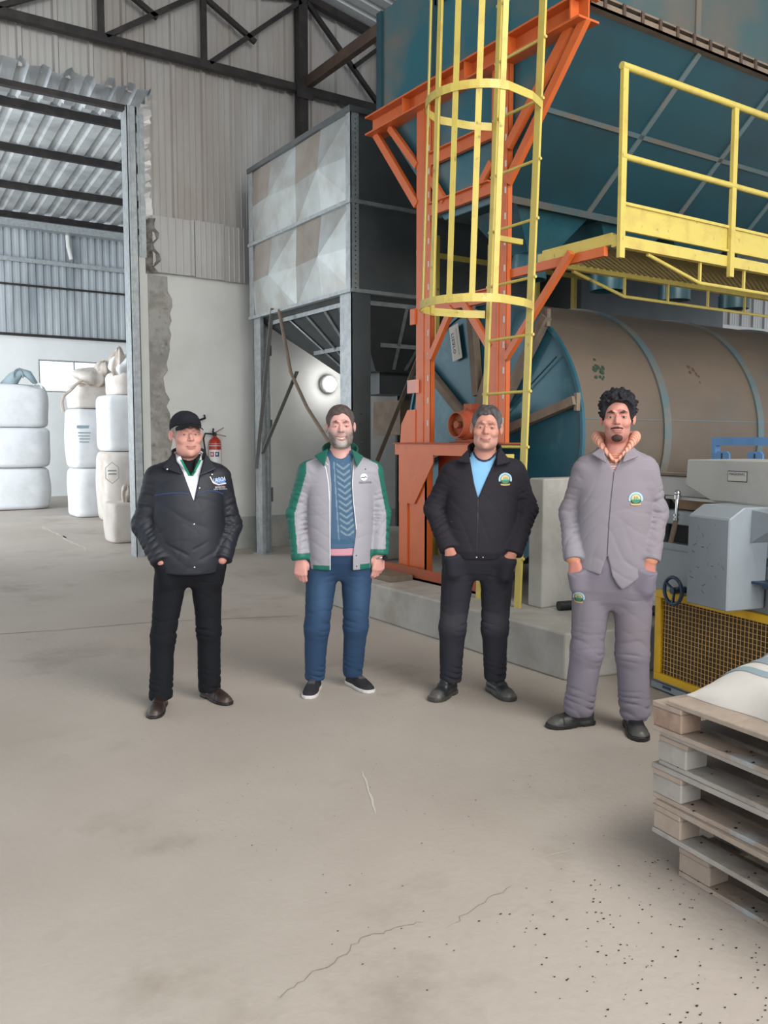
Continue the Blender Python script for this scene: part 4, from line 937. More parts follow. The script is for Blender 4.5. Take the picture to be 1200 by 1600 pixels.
def np_mesh(name, v, q, m, parent, col=None):
    me = bpy.data.meshes.new(name)
    me.vertices.add(len(v)); me.vertices.foreach_set('co', v.astype(np.float32).ravel())
    me.loops.add(len(q) * 4); me.loops.foreach_set('vertex_index', q.astype(np.int32).ravel())
    me.polygons.add(len(q)); me.polygons.foreach_set('loop_start', np.arange(0, len(q) * 4, 4, dtype=np.int32)); me.polygons.foreach_set('loop_total', np.full(len(q), 4, np.int32))
    me.update(calc_edges=True); me.validate()
    me.polygons.foreach_set('use_smooth', np.ones(len(me.polygons), bool))
    if col is not None:
        at_ = me.color_attributes.new('Col', 'FLOAT_COLOR', 'POINT')
        c = np.ones((len(me.vertices), 4), np.float32); c[:, :3] = col[:len(c)]; at_.data.foreach_set('color', c.ravel())
    me.materials.append(m)
    o = bpy.data.objects.new(name, me); COL.objects.link(o); o.parent = parent
    return o
def lin(lo, hi, h): return np.arange(lo, hi + h, h)
def lin_var(parts):
    """parts: list of (lo, hi, h) consecutive"""
    a = []
    for lo, hi, h in parts:
        n = max(1, int(round((hi - lo) / h))); a += list(np.linspace(lo, hi, n, endpoint=False))
    return np.array(a + [parts[-1][1]])
# --- primitives (all vectorised over points p[N,3])
def A_(*a): return np.array(a, float)
def cap(p, a, b, ra, rb):
    a = np.asarray(a, float); b = np.asarray(b, float); ba = b - a
    h = np.clip((p - a) @ ba / (ba @ ba), 0, 1)
    return np.linalg.norm(p - a - h[:, None] * ba, axis=1) - (ra + (rb - ra) * h)
def chain(p, pts, rs, k=.015):
    d = None
    for i in range(len(pts) - 1):
        e = cap(p, pts[i], pts[i + 1], rs[i], rs[i + 1]); d = e if d is None else smin(d, e, k)
    return d
def ell(p, c, r):
    q = (p - np.asarray(c, float)) / np.asarray(r, float); n = np.linalg.norm(q, axis=1)
    g = np.linalg.norm(q / np.asarray(r, float), axis=1)
    return np.where(n < 1e-6, -min(r), n * (n - 1) / np.maximum(g, 1e-9))
def smin(a, b, k):
    h = np.clip(.5 + .5 * (b - a) / k, 0, 1); return b + (a - b) * h - k * h * (1 - h)
def smax(a, b, k): return -smin(-a, -b, k)
def loft(p, T, n=2.4):
    """T rows: z, cx, cy, a, b"""
    T = np.array(T, float); z = p[:, 2]
    cx, cy, a, b = (np.interp(z, T[:, 0], T[:, i]) for i in (1, 2, 3, 4))
    q = (np.abs((p[:, 0] - cx) / a) ** n + np.abs((p[:, 1] - cy) / b) ** n) ** (1 / n)
    d = (q - 1) * np.minimum(a, b)
    return smax(d, np.maximum(T[0, 0] - z, z - T[-1, 0]), .012)
def wob(p, fx, fy, fz, s=0.0):
    return np.sin(fx * p[:, 0] + 1.3 * np.sin(fy * p[:, 1] + 3.1 * s) + s) * np.sin(fy * p[:, 1] + 1.1 * np.sin(fz * p[:, 2] * .7 + s) + 2 * s) + np.sin(fz * p[:, 2] + 1.5 * np.sin(fx * p[:, 0] * .8 + 1.7 * s) + .5 * s) * .8
def crease(p, cs):
    d = np.zeros(len(p))
    for (a, b, w_, dep) in cs: d += dep * np.exp(-(np.maximum(cap(p, a, b, 0, 0), 0) / w_) ** 2)
    return d
def limb_folds(p, a, b, amp, per, s=0, c=.5, wd=.3):
    """rings of soft folds across a limb from a to b, strongest at fraction c"""
    a = np.asarray(a, float); b = np.asarray(b, float); L_ = np.linalg.norm(b - a); d = (b - a) / L_
    t = (p - a) @ d; r = np.linalg.norm(p - a - t[:, None] * d, axis=1)
    ang = p[:, 0] * 17 + p[:, 1] * 11
    m = np.exp(-((t / L_ - c) / wd) ** 2) * np.exp(-(r / .14) ** 4) * (.55 + .45 * np.sin(p[:, 0] * 31 + p[:, 1] * 23 + t * 14 + s * 2))
    ph = PI * t / per + 1.5 * np.sin(ang + s + t * 9) + .8 * np.sin(t * 37 + s) + s
    return amp * 1.5 * m * (1 - np.abs(np.sin(ph))) ** 2 - amp * .35 * m
def rotm(yaw=0, pitch=0, roll=0):
    return np.array(Matrix.Rotation(yaw, 3, 'Z') @ Matrix.Rotation(pitch, 3, 'X') @ Matrix.Rotation(roll, 3, 'Y'))
def attr_mat(name, rough, bump=.0, bsc=400, sss=0.0, spec=.5, sheen=0.0):
    m = bpy.data.materials.new(name); m.use_nodes = True; nt = m.node_tree; b = nt.nodes['Principled BSDF']
    a = nt.nodes.new('ShaderNodeAttribute'); a.attribute_name = 'Col'; nt.links.new(a.outputs['Color'], b.inputs['Base Color'])
    b.inputs['Roughness'].default_value = rough; b.inputs['Specular IOR Level'].default_value = spec
    if sss: b.inputs['Subsurface Weight'].default_value = sss; b.inputs['Subsurface Radius'].default_value = (.01, .004, .002); b.inputs['Subsurface Scale'].default_value = .6
    if sheen: b.inputs['Sheen Weight'].default_value = sheen; b.inputs['Sheen Roughness'].default_value = .5
    if bump:
        tc = nt.nodes.new('ShaderNodeTexCoord'); n = nt.nodes.new('ShaderNodeTexNoise'); n.inputs['Scale'].default_value = bsc; n.inputs['Detail'].default_value = 3
        bp = nt.nodes.new('ShaderNodeBump'); bp.inputs['Strength'].default_value = bump; bp.inputs['Distance'].default_value = .004
        nt.links.new(tc.outputs['Object'], n.inputs['Vector']); nt.links.new(n.outputs['Fac'], bp.inputs['Height']); nt.links.new(bp.outputs[0], b.inputs['Normal'])
    return m
SKIN = attr_mat('skin', .5, .08, 260, .12, .4); HAIR = attr_mat('hair', .7, .4, 420, 0, .25); CLOTH = attr_mat('cloth', .85, .15, 240, 0, .25, .0)
NYLON = attr_mat('nylon', .55, .06, 200, 0, .4); LEATHER = attr_mat('leather', .42, .15, 160, 0, .5); FLATC = attr_mat('embroidery', .8)
def C3(h): return np.array(hexc(h)[:3])
def mixc(c, d, m): return c * (1 - m[:, None]) + d * m[:, None]
def sstep(x, a, b): t = np.clip((x - a) / (b - a), 0, 1); return t * t * (3 - 2 * t)

def rumple(p, amp, seed=0, f=1.0):
    x, y, z = p[:, 0] * f, p[:, 1] * f, p[:, 2] * f; o = 0
    for (a, b, c, d, s) in ((16, 9, 23, 8, .3), (-19, 11, 17, 11, 1.7), (9, 14, 33, 13, 2.9)):
        n = np.sin(a * x + b * y + c * z + 1.7 * np.sin(d * z + 2.1 * s + seed) + 1.2 * np.sin(d * 1.3 * x + seed * 1.7 + s) + s + seed)
        m = .5 + .5 * np.sin(7 * x - 6 * z * 1.1 + 5 * y + s * 3 + seed * 2)
        o = o + (1 - np.abs(n)) ** 3 * m
    return amp * (o - .35)
# --- head
class Head:
    def __init__(s, pos, yaw, pitch, roll, sc, **k): s.pos = A_(*pos); s.R = rotm(yaw, pitch, roll); s.sc = sc; s.k = k
    def to(s, p): return (p - s.pos) @ s.R / s.sc
    def out(s, q): return (np.asarray(q) * s.sc) @ s.R.T + s.pos
    def skull(s, p):
        wd = s.k.get('wd', 1.0)
        d = ell(p, (0, .02, .035), (.075 * wd, .096, .083))
        d = smin(d, ell(p, (0, -.028, -.03), (.064 * wd, .064, .085)), .03)
        d = smin(d, ell(p, (0, -.04, -.08), (.05 * s.k.get('jaw', 1), .048, .036)), .035)
        return d
    def sdf(s, P):
        p = s.to(P); K = s.k; x = np.abs(p[:, 0]); ps = p.copy(); ps[:, 0] = x
        d = s.skull(p)
        d = smin(d, ell(ps, (.042, -.062, -.022), (.022, .02, .018)), .02)                     # cheekbones
        if K.get('smile', 0): d = smin(d, ell(ps, (.036, -.076, -.034), (.013, .010, .010)), .018)
        d = smin(d, chain(ps, [(0, -.088, .024), (.02, -.09, .027), (.042, -.078, .022)], [.0055, .0065, .0045]), .014)   # brow ridge
        d = smax(d, -ell(ps, (.031, -.103, .004), (.017, .017, .011)), .012)                   # sockets
        d = smin(d, ell(ps, (.031, -.078, .002), (.0158, .0135, .0105)), .004)                 # lids
        op = K.get('open', .003)
        d = smax(d, -ell(ps, (.031, -.094, .001), (.0125, .016, op)), .0015)
        d = smin(d, chain(p, [(0, -.088, .012), (0, -.101, -.008), (0, -.110, -.0245)], [.005, .0066, .0095 * K.get('nose', 1)]), .009)
        d = smin(d, ell(ps, (.0118 * K.get('nose', 1), -.099, -.0275), (.0062, .010, .0068)), .004)
        d = smax(d, -ell(ps, (.0065, -.108, -.037), (.0035, .005, .004)), .002)
        sm = K.get('curve', 4.0); mw = K.get('mw', .024)
        def lipz(xx): return -.060 + sm * xx * xx
        pts_u = [(t * mw, -.0935 + 14 * (t * mw) ** 2 * .8, lipz(t * mw)) for t in np.linspace(-1, 1, 7)]
        gap = K.get('gap', .0)
        pts_l = [(a * .9, b + .001, c - .0072 - gap * (1 - (a / mw) ** 2)) for a, b, c in pts_u]
        d = smin(d, chain(p, pts_u, [.0015, .0026, .0034, .003, .0034, .0026, .0015]), .006)
        d = smin(d, chain(p, pts_l, [.0015, .003, .004, .0044, .004, .003, .0015]), .006)
        d = smax(d, -chain(p, [(a * 1.05, b - .0035, c - .0036 - gap * .5 * (1 - (a / mw) ** 2)) for a, b, c in pts_u], [.0012] + [.0015 + gap * .45] * 5 + [.0012], .003), .002)
        d = smin(d, ell(p, (0, -.08, -.1), (.018, .016, .015)), .014)                          # chin
        nl = K.get('nl', .0011)
        d = d + crease(ps, [((.017, -.1, -.028), (.032, -.09, -.05), .005, nl), ((.032, -.09, -.05), (.034, -.085, -.066), .005, nl), ((.012, -.095, -.08), (-.012, -.095, -.08), .006, .0015)]) 
        # ears
        e = p.copy(); e[:, 0] = x - .0755 * K.get('wd', 1.0); ce, se = math.cos(.38), math.sin(.38)
        ex_ = e[:, 0] * ce + (e[:, 1] - .01) * se * -1; ey_ = e[:, 0] * se + (e[:, 1] - .01) * ce
        q = np.stack([ex_, ey_ * 1, e[:, 2] + .005 - ey_ * .15], -1)
        ear = ell(q, (0.004, .004, 0), (.0065, .017 * K.get('ear', 1), .029 * K.get('ear', 1)))
        ear = smax(ear, -ell(q, (.011, -.001, .003), (.0075, .0115, .0195)), .004)
        d = smin(d, ear, .006)
        return d * s.sc
    def neck(s, P, base, r=.06):
        q0 = s.out((0, .015, -.07)); return cap(P, q0, base, .054 * s.sc, r)
    def colour(s, P, skin, lip, brow, beard=None, beardc=None, blush=.5):
        p = s.to(P); c = np.tile(skin, (len(p), 1)); ax = np.abs(p[:, 0]); ps = p.copy(); ps[:, 0] = ax
        sm = s.k.get('curve', 4.0); mw = s.k.get('mw', .024); gap = s.k.get('gap', 0)
        red = skin * A_(1.02, .82, .8)
        for (cc, r) in (((.045, -.07, -.025), .028), ((0, -.11, -.022), .02), ((.085, .01, 0), .035)):
            c = mixc(c, red, blush * np.exp(-(np.linalg.norm(ps - A_(*cc), axis=1) / r) ** 2))
        if beard is not None: c = mixc(c, beardc, beard(p))
        xx = np.clip(p[:, 0] / mw, -1, 1); zc = -.0637 + sm * p[:, 0] ** 2 - gap * .5 * (1 - xx ** 2)
        hw = (.0062 + gap * .5) * np.sqrt(np.clip(1 - xx ** 2, 0, 1)) + .0005
        m = (1 - sstep(np.abs(p[:, 2] - zc) - hw, -.0015, .0015)) * (p[:, 1] < -.06) * (ax < mw)
        c = mixc(c, lip, m * .85)
        if gap:
            m = (1 - sstep(np.abs(p[:, 2] - zc) - (gap * .55) * np.sqrt(np.clip(1 - (xx * 1.1) ** 2, 0, 1)), -.001, .001)) * (p[:, 1] < -.06) * (ax < mw * .88)
            c = mixc(c, C3('#e6dcd4'), m)
        else:
            m = np.exp(-((p[:, 2] - zc) / .0014) ** 2) * (p[:, 1] < -.06) * (ax < mw * 1.02); c = mixc(c, lip * .45, m * .7)
        p2 = ps * A_(1, 0, 1); bd = chain(p2, [(.0135, 0, .0215), (.029, 0, .0275), (.047, 0, .0235)], [.0022, .0028, .0012])
        c = mixc(c, brow, (1 - sstep(bd, -.0006, .0018)) * s.k.get('brow', .8) * (p[:, 1] < -.05))
        ld = np.abs(p[:, 2] - .001 - s.k.get('open', .003) * np.sqrt(np.clip(1 - ((ax - .031) / .0145) ** 2, 0, 1)))
        c = mixc(c, brow * .5, np.exp(-(ld / .0012) ** 2) * (np.abs(ax - .031) < .0145) * (p[:, 1] < -.06) * .75)
        return c
HL_ = [(-.12, .075), (-.088, .072), (-.066, .068), (-.055, .05), (-.046, .0), (-.034, -.022), (-.02, -.005), (-.005, .018), (.03, .016), (.045, -.02), (.07, -.06), (.12, -.075)]
def hair_sdf(H, off, noise, line=HL_, top=0.0, seed=0, fr=90):
    la = np.array(line)
    def f(P):
        p = H.to(P); d = ell(p, (0, .02, .035), (.075 * H.k.get('wd', 1), .096, .083)); d = smin(d, ell(p, (0, -.028, -.03), (.064 * H.k.get('wd', 1), .064, .085)), .03)
        d = d - off - top * np.clip(p[:, 2] / .1, 0, 1)
        d = d + noise * wob(p, fr, fr * 1.1, fr * .9, seed) + noise * .6 * wob(p, fr * 2.1, fr * 1.9, fr * 2.3, seed + 2)
        hl = np.interp(p[:, 1], la[:, 0], la[:, 1]) + .004 * np.sin(120 * p[:, 0] + seed) + .003 * np.sin(67 * p[:, 0])
        return smax(d, (hl - p[:, 2]) * .6, .006) * H.sc
    return f
def hand_sdf(wr, d, nrm_, thumb, curl=.6, sc=1.0, spread=.0):
    """returns sdf; wr wrist point, d direction to knuckles, nrm_ back-of-hand normal, thumb side vector"""
    wr = A_(*wr); d = nrm(A_(*d)); n = nrm(A_(*nrm_) - (A_(*nrm_) @ d) * d); t = nrm(np.cross(d, n)); t = t if t @ A_(*thumb) > 0 else -t
    at_ = lambda u, v, w_: wr + (d * u + t * v + n * w_) * sc
    F_ = []
    spec = [(.026, .090, .040, .023, .020, .0092), (.008, .094, .044, .027, .021, .0095), (-.011, .090, .041, .025, .020, .0090), (-.028, .082, .032, .020, .018, .0080)]
    for i, (v, u, l1, l2, l3, r) in enumerate(spec):
        a0 = curl * .55 + .06 * i; a1 = a0 + curl * .9; a2 = a1 + curl * .6; sp = (v - 0) * spread * 8
        k = at_(u, v, .002)
        def dr(a, sp=sp): return d * math.cos(a) - n * math.sin(a) + t * sp * .3
        p1 = k + dr(a0) * l1 * sc; p2 = p1 + dr(a1) * l2 * sc; p3 = p2 + dr(a2) * l3 * sc
        F_.append(([at_(.03, v * .7, 0), k, p1, p2, p3], [r * 1.1 * sc, r * 1.12 * sc, r * sc, r * .93 * sc, r * .8 * sc]))
    th = [at_(.012, .018, -.004), at_(.04, .043, -.014), at_(.068, .052, -.022), at_(.092, .047, -.03)]
    thr = [.014 * sc, .0145 * sc, .0115 * sc, .0095 * sc]
    def f(p):
        q = np.stack([(p - wr) @ t, (p - wr) @ n, (p - wr) @ d], -1) / sc
        pal = loft(q, [(-.02, 0, 0, .027, .02), (.02, 0, 0, .032, .018), (.06, 0, 0, .041, .017), (.088, -.001, 0, .04, .013), (.1, 0, 0, .036, .01)], 2.6) * sc
        o = None
        for pts, rs in F_:
            e = chain(p, pts, rs, .004 * sc); o = e if o is None else smin(o, e, .0022 * sc)
        return smin(smin(pal, o, .008 * sc), chain(p, th, thr, .006 * sc), .008 * sc)
    return f
def surf_pt(f, x, z, y0=-.5):
    y = np.full(np.shape(x), y0, float); x = np.asarray(x, float); z = np.asarray(z, float)
    for _ in range(60): y = y + f(np.stack([x, y, z], -1)) * .7
    return np.stack([x, y, z], -1)
def project_mesh(name, v2, faces, f, m, parent, off=.003, col=None):
    P = surf_pt(f, v2[:, 0], v2[:, 1]); P[:, 1] -= off
    me_o = mesh_obj(name, P, faces, m, parent, local=True); return me_o
def disc2(cx, cz, r, a0=0, a1=2 * PI, r0=0.0, n=28, sz=1.0):
    rings = 5 if r0 == 0 else 3; v = []; 
    for i in range(rings + 1):
        rr_ = r0 + (r - r0) * i / rings
        for j in range(n + 1): a = a0 + (a1 - a0) * j / n; v.append((cx + rr_ * math.cos(a), cz + rr_ * math.sin(a) * sz))
    f = [(i * (n + 1) + j, i * (n + 1) + j + 1, (i + 1) * (n + 1) + j + 1, (i + 1) * (n + 1) + j) for i in range(rings) for j in range(n)]
    return np.array(v), f
def grid2(x0, x1, z0, z1, nx=8, nz=4, sk=0):
    v = [(x0 + (x1 - x0) * i / nx + sk * (j / nz), z0 + (z1 - z0) * j / nz) for j in range(nz + 1) for i in range(nx + 1)]
    return np.array(v), [(j * (nx + 1) + i, j * (nx + 1) + i + 1, (j + 1) * (nx + 1) + i + 1, (j + 1) * (nx + 1) + i) for j in range(nz) for i in range(nx)]
def text2(txt, size, cx, cz):
    v, f = text_mesh(txt, size); return v[:, :2] + np.array([cx, cz]), f
def emblem(f, cx, cz, s, parent, name='round_emblem'):
    """round farm emblem: pale blue arc, green fields, orange sky disc, yellow ribbon"""
    root = project_mesh(name, *disc2(cx, cz, .040 * s), f, M['emb_dark'], parent, .002)
    v, q = disc2(cx, cz, .052 * s, -.35, PI + .35, .038 * s); project_mesh('blue_arc', v, q, f, M['emb_blue'], root, .0035)
    v, q = disc2(cx, cz + .001, .034 * s); project_mesh('sky_disc', v, q, f, M['emb_cream'], root, .0035)
    v, q = disc2(cx, cz, .0335 * s, PI + .15, 2 * PI - .15, 0); project_mesh('green_field', v, q, f, M['emb_green'], root, .0045)
    v, q = grid2(cx - .024 * s, cx + .024 * s, cz - .006 * s, cz + .004 * s, 8, 2, sk=.006 * s); project_mesh('green_field', v, q, f, M['emb_teal'], root, .0048)
    for dx in (-.010, .002, .013):
        v, q = grid2(cx + (dx - .002) * s, cx + (dx + .002) * s, cz + .003 * s, cz + (.019 - abs(dx) * .3) * s, 2, 4); project_mesh('figure_mark', v, q, f, M['emb_brown'], root, .0045)
    v, q = grid2(cx - .036 * s, cx + .036 * s, -.006 * s, .006 * s, 14, 2); v[:, 1] = v[:, 1] + cz - .042 * s + 3.2 / s * (v[:, 0] - cx) ** 2
    project_mesh('yellow_ribbon', v, q, f, M['emb_yellow'], root, .005)
    return root
for n_, c_ in (('emb_dark', '#22322c'), ('emb_blue', '#9cc4d8'), ('emb_cream', '#c9b384'), ('emb_green', '#41795a'), ('emb_teal', '#5fae96'), ('emb_brown', '#5a4636'), ('emb_yellow', '#b89e68'), ('emb_white', '#eef2f2'), ('thread_dark', '#35504a'), ('thread_white', '#d9dadd'), ('thread_blue', '#5b86bf'), ('thread_red', '#8f4a58'), ('piping_blue', '#2e4478'), ('piping_white', '#d8dae0')):
    mat(n_, c_, .8)
def strip_on(name, pts, w_, f, m, parent, off=.003, n=60, vertical=True):
    """ribbon lying on a garment, pts are (x,z) polyline"""
    pts = np.array(pts, float); L_ = np.r_[0, np.cumsum(np.linalg.norm(np.diff(pts, axis=0), axis=1))]
    t = np.linspace(0, L_[-1], n); x = np.interp(t, L_, pts[:, 0]); z = np.interp(t, L_, pts[:, 1])
    dx, dz = np.gradient(x), np.gradient(z); l = np.hypot(dx, dz); nx, nz = -dz / l, dx / l
    v = np.concatenate([np.stack([x + nx * w_ / 2, z + nz * w_ / 2], -1), np.stack([x - nx * w_ / 2, z - nz * w_ / 2], -1)])
    return project_mesh(name, v, [(i, i + 1, n + i + 1, n + i) for i in range(n - 1)], f, m, parent, off)
def snap(f, x, z, parent, name='snap_button', m='chrome', r=.006):
    P = surf_pt(f, np.array([x]), np.array([z]))[0]
    mb = MB().sphere((P[0], P[1] - .001, P[2]), r, 6, (1, .5, 1)); return mb.build(name, M[m], parent, smooth=True, local=True)
def shoe(parent, heel, toe, col, sole, kind, name='shoe', lift=0):
    """heel/toe floor points (x,y)"""
    h = A_(*heel); t = A_(*toe); L_ = np.linalg.norm(t - h); ang = math.atan2((t - h)[1], (t - h)[0])
    ca, sa = math.cos(ang), math.sin(ang)
    def lc(P): q = P - A_(h[0], h[1], 0); return np.stack([(q[:, 0] * ca + q[:, 1] * sa) / L_, -q[:, 0] * sa + q[:, 1] * ca, q[:, 2]], -1)
    hi = {'slip': .095, 'sneak': .10, 'boot': .14}[kind]; W_ = {'slip': .048, 'sneak': .05, 'boot': .055}[kind]; st = {'slip': .018, 'sneak': .022, 'boot': .026}[kind]
    def outline(q, gx=0):
        u = np.clip(q[:, 0], 0, 1); wv = np.interp(u, [0, .05, .15, .35, .6, .75, .9, .97, 1], np.array([.55, .7, .78, .76, .97, 1.0, .84, .55, .3]) * W_) + gx
        return np.maximum(np.abs(q[:, 1]) - wv, np.maximum(-q[:, 0], q[:, 0] - 1) * L_ - gx)
    def fs(P):
        q = lc(P); d = outline(q, .003); d = smax(d, np.abs(q[:, 2] - st / 2) - st / 2, .006)
        if kind != 'sneak': d = smax(d, -np.maximum(np.abs(q[:, 0] - .36) - .08, q[:, 2] - .008) * .8, .004)
        return d
    def fu(P):
        q = lc(P); u = np.clip(q[:, 0], 0, 1)
        top = np.interp(u, [0, .1, .32, .42, .6, .8, .93, 1], np.array([hi, hi, hi, hi * .86, .072, .056 if kind != 'boot' else .062, .046, .03]))
        z = q[:, 2]; zf = np.clip(z / np.maximum(top, .01), 0, 1)
        wv = np.interp(u, [0, .05, .15, .35, .6, .75, .9, .97, 1], np.array([.52, .68, .76, .74, .95, .98, .82, .55, .2]) * W_) * (1 - .42 * zf ** 2.2)
        d = smax(np.abs(q[:, 1]) - wv, np.maximum(-q[:, 0], q[:, 0] - 1) * L_ + .004, .015)
        d = smax(d, (z - top) * .8, .022); d = np.maximum(d, st * .6 - z)
        if kind == 'boot': d = d + .0016 * np.sin(z * 230) * (u < .55) * (u > .05) - .002 * (u > .72)
        if kind == 'sneak': d = d + .0012 * np.sin(u * 75) * (u > .42) * (u < .68) * (np.abs(q[:, 1]) < .024)
        if kind == 'slip': d = d + .002 * np.exp(-((u - .66) / .015) ** 2) + .0015 * np.exp(-((z - .05 - .1 * u) / .004) ** 2)
        return d
    lo = np.minimum(h, t) - .075; up = np.maximum(h, t) + .075
    v, q = polygonize(fu, lin(lo[0], up[0], .004), lin(lo[1], up[1], .004), lin(-.005, hi + .02, .004))
    L = lc(v); c = np.tile(C3(col), (len(v), 1))
    if kind == 'boot': c = mixc(c, C3('#6a6761'), sstep(L[:, 0], .7, .9) * .5)
    if kind == 'sneak':
        m = np.exp(-((np.abs((L[:, 0] * 18) % 1 - .5)) / .25) ** 2) * (L[:, 0] > .44) * (L[:, 0] < .66) * (np.abs(L[:, 1]) < .02) * (L[:, 2] > .05); c = mixc(c, C3('#6c6c70'), m * .8)
    if kind == 'slip': c = mixc(c, C3('#5a4a44'), sstep(L[:, 0], .75, 1) * .5)
    o = np_mesh(name, v, q, LEATHER if kind != 'sneak' else CLOTH, parent, c)
    v, q = polygonize(fs, lin(lo[0], up[0], .004), lin(lo[1], up[1], .004), lin(-.006, st + .012, .003))
    s_ = np_mesh('sole', v, q, LEATHER, o, np.tile(C3(sole), (len(v), 1)))
    if kind == 'boot':
        c_ = MB()
        for k in range(4):
            u = .40 + .065 * k; z = .128 - .019 * k
            a = A_(h[0], h[1], 0) + A_(ca, sa, 0) * L_ * u; n = A_(-sa, ca, 0)
            c_.tube([a - n * .022 + A_(0, 0, z - .018), a + A_(0, 0, z), a + n * .022 + A_(0, 0, z - .018)], .003, 6)
        c_.build('laces', M['dark_steel'], o, local=True)
    return o
def eyes(H, parent, iris='#3d2c22'):
    for s in (-1, 1):
        c = H.out((s * .031, -.0772, .001)); r = .0122 * H.sc
        mb = MB().sphere((0, 0, 0), r, 10)
        o = mb.build('eye', [M['eye_white']], parent, smooth=True, local=True); o.location = c
        q = MB().sphere((0, -r * .62, 0), r * .52, 8, (1, .92, 1)).build('iris', mat('iris' + iris, iris, .3) if 'iris' + iris not in M else M['iris' + iris], o, smooth=True, local=True)
mat('eye_white', '#9c9089', .4)
def add_body(root, f, colf, zc, hands=()):
    zp = [(-.0, .6, .012), (.6, .95, .005 if hands else .009), (.95, zc - .17, .012), (zc - .17, zc + .16, .0030)]
    xp = [(-.42, -.12, .006 if hands else .01), (-.12, .0, .0033), (.0, .2, .0033), (.2, .42, .006 if hands else .01)]
    v, q = polygonize(f, lin_var(xp), lin_var([(-.28, -.17, .006), (-.17, .12, .0040), (.12, .25, .01)]), lin_var(zp))
    return np_mesh('body', v, q, SKIN, root, colf(v))
def garment(name, f, colf, root, bounds, h=.0055, m=None, parent=None):
    v, q = polygonize(f, lin(bounds[0], bounds[1], h), lin(bounds[2], bounds[3], h), lin(bounds[4], bounds[5], h))
    return np_mesh(name, v, q, m or CLOTH, parent or root, colf(v))
def legs_sdf(S, infl=0.0, clip=None, folds=True):
    """S: hipL,kneeL,ankL,(R) points, radii"""
    def f(p):
        d = loft(p, [(z, cx, cy, a + infl, b + infl) for z, cx, cy, a, b in S['pelvis']], 2.5)
        for sd in ('L', 'R'):
            hp, kn, an = (A_(*S[k + sd]) for k in ('hip', 'knee', 'ank')); r = S.get('r', (.092, .068, .06))
            e = chain(p, [hp, kn, an], [r[0] + infl, r[1] + infl, r[2] + infl], .03)
            if folds:
                s = 1 if sd == 'L' else 2.3
                e = e + limb_folds(p, hp, kn, .006, .06, s, .1, .22) + limb_folds(p, hp, an, .0065, .05, s + 1, .52, .12) + limb_folds(p, kn, an, S.get('bag', .006) * 1.5, .042, s + 2, .95, .28) + rumple(p, .0028, s, .8)
            d = smin(d, e, .035)
        if clip is not None: d = smax(d, clip(p), .006)
        return d
    return f
def vgap(p, rows, ymax=.0):
    """opening between left and right edge curves; rows (z, xl, xr)"""
    R = np.array(rows, float); z = p[:, 2]; xl = np.interp(z, R[:, 0], R[:, 1]); xr = np.interp(z, R[:, 0], R[:, 2])
    d = np.maximum(xl - p[:, 0], p[:, 0] - xr); d = np.maximum(d, R[0, 0] - z)
    return np.maximum(d, p[:, 1] - ymax)
def collar(p, c, r, z0, z1, th, gap, tilt=.35, flare=0.0, by=1.0):
    zt = p[:, 2] - tilt * (p[:, 1] - c[1]); t = np.clip((zt - z0) / (z1 - z0), 0, 1); R = r + flare * t
    q = np.hypot(p[:, 0] - c[0], (p[:, 1] - c[1]) / by)
    d = np.abs(q - R) - th; d = smax(d, np.maximum(z0 - zt, zt - z1), .004)
    return smax(d, -vgap(p, gap, c[1]), .003)
def arm_d(p, pts): return chain(p, pts, [0.0] * len(pts), .001)

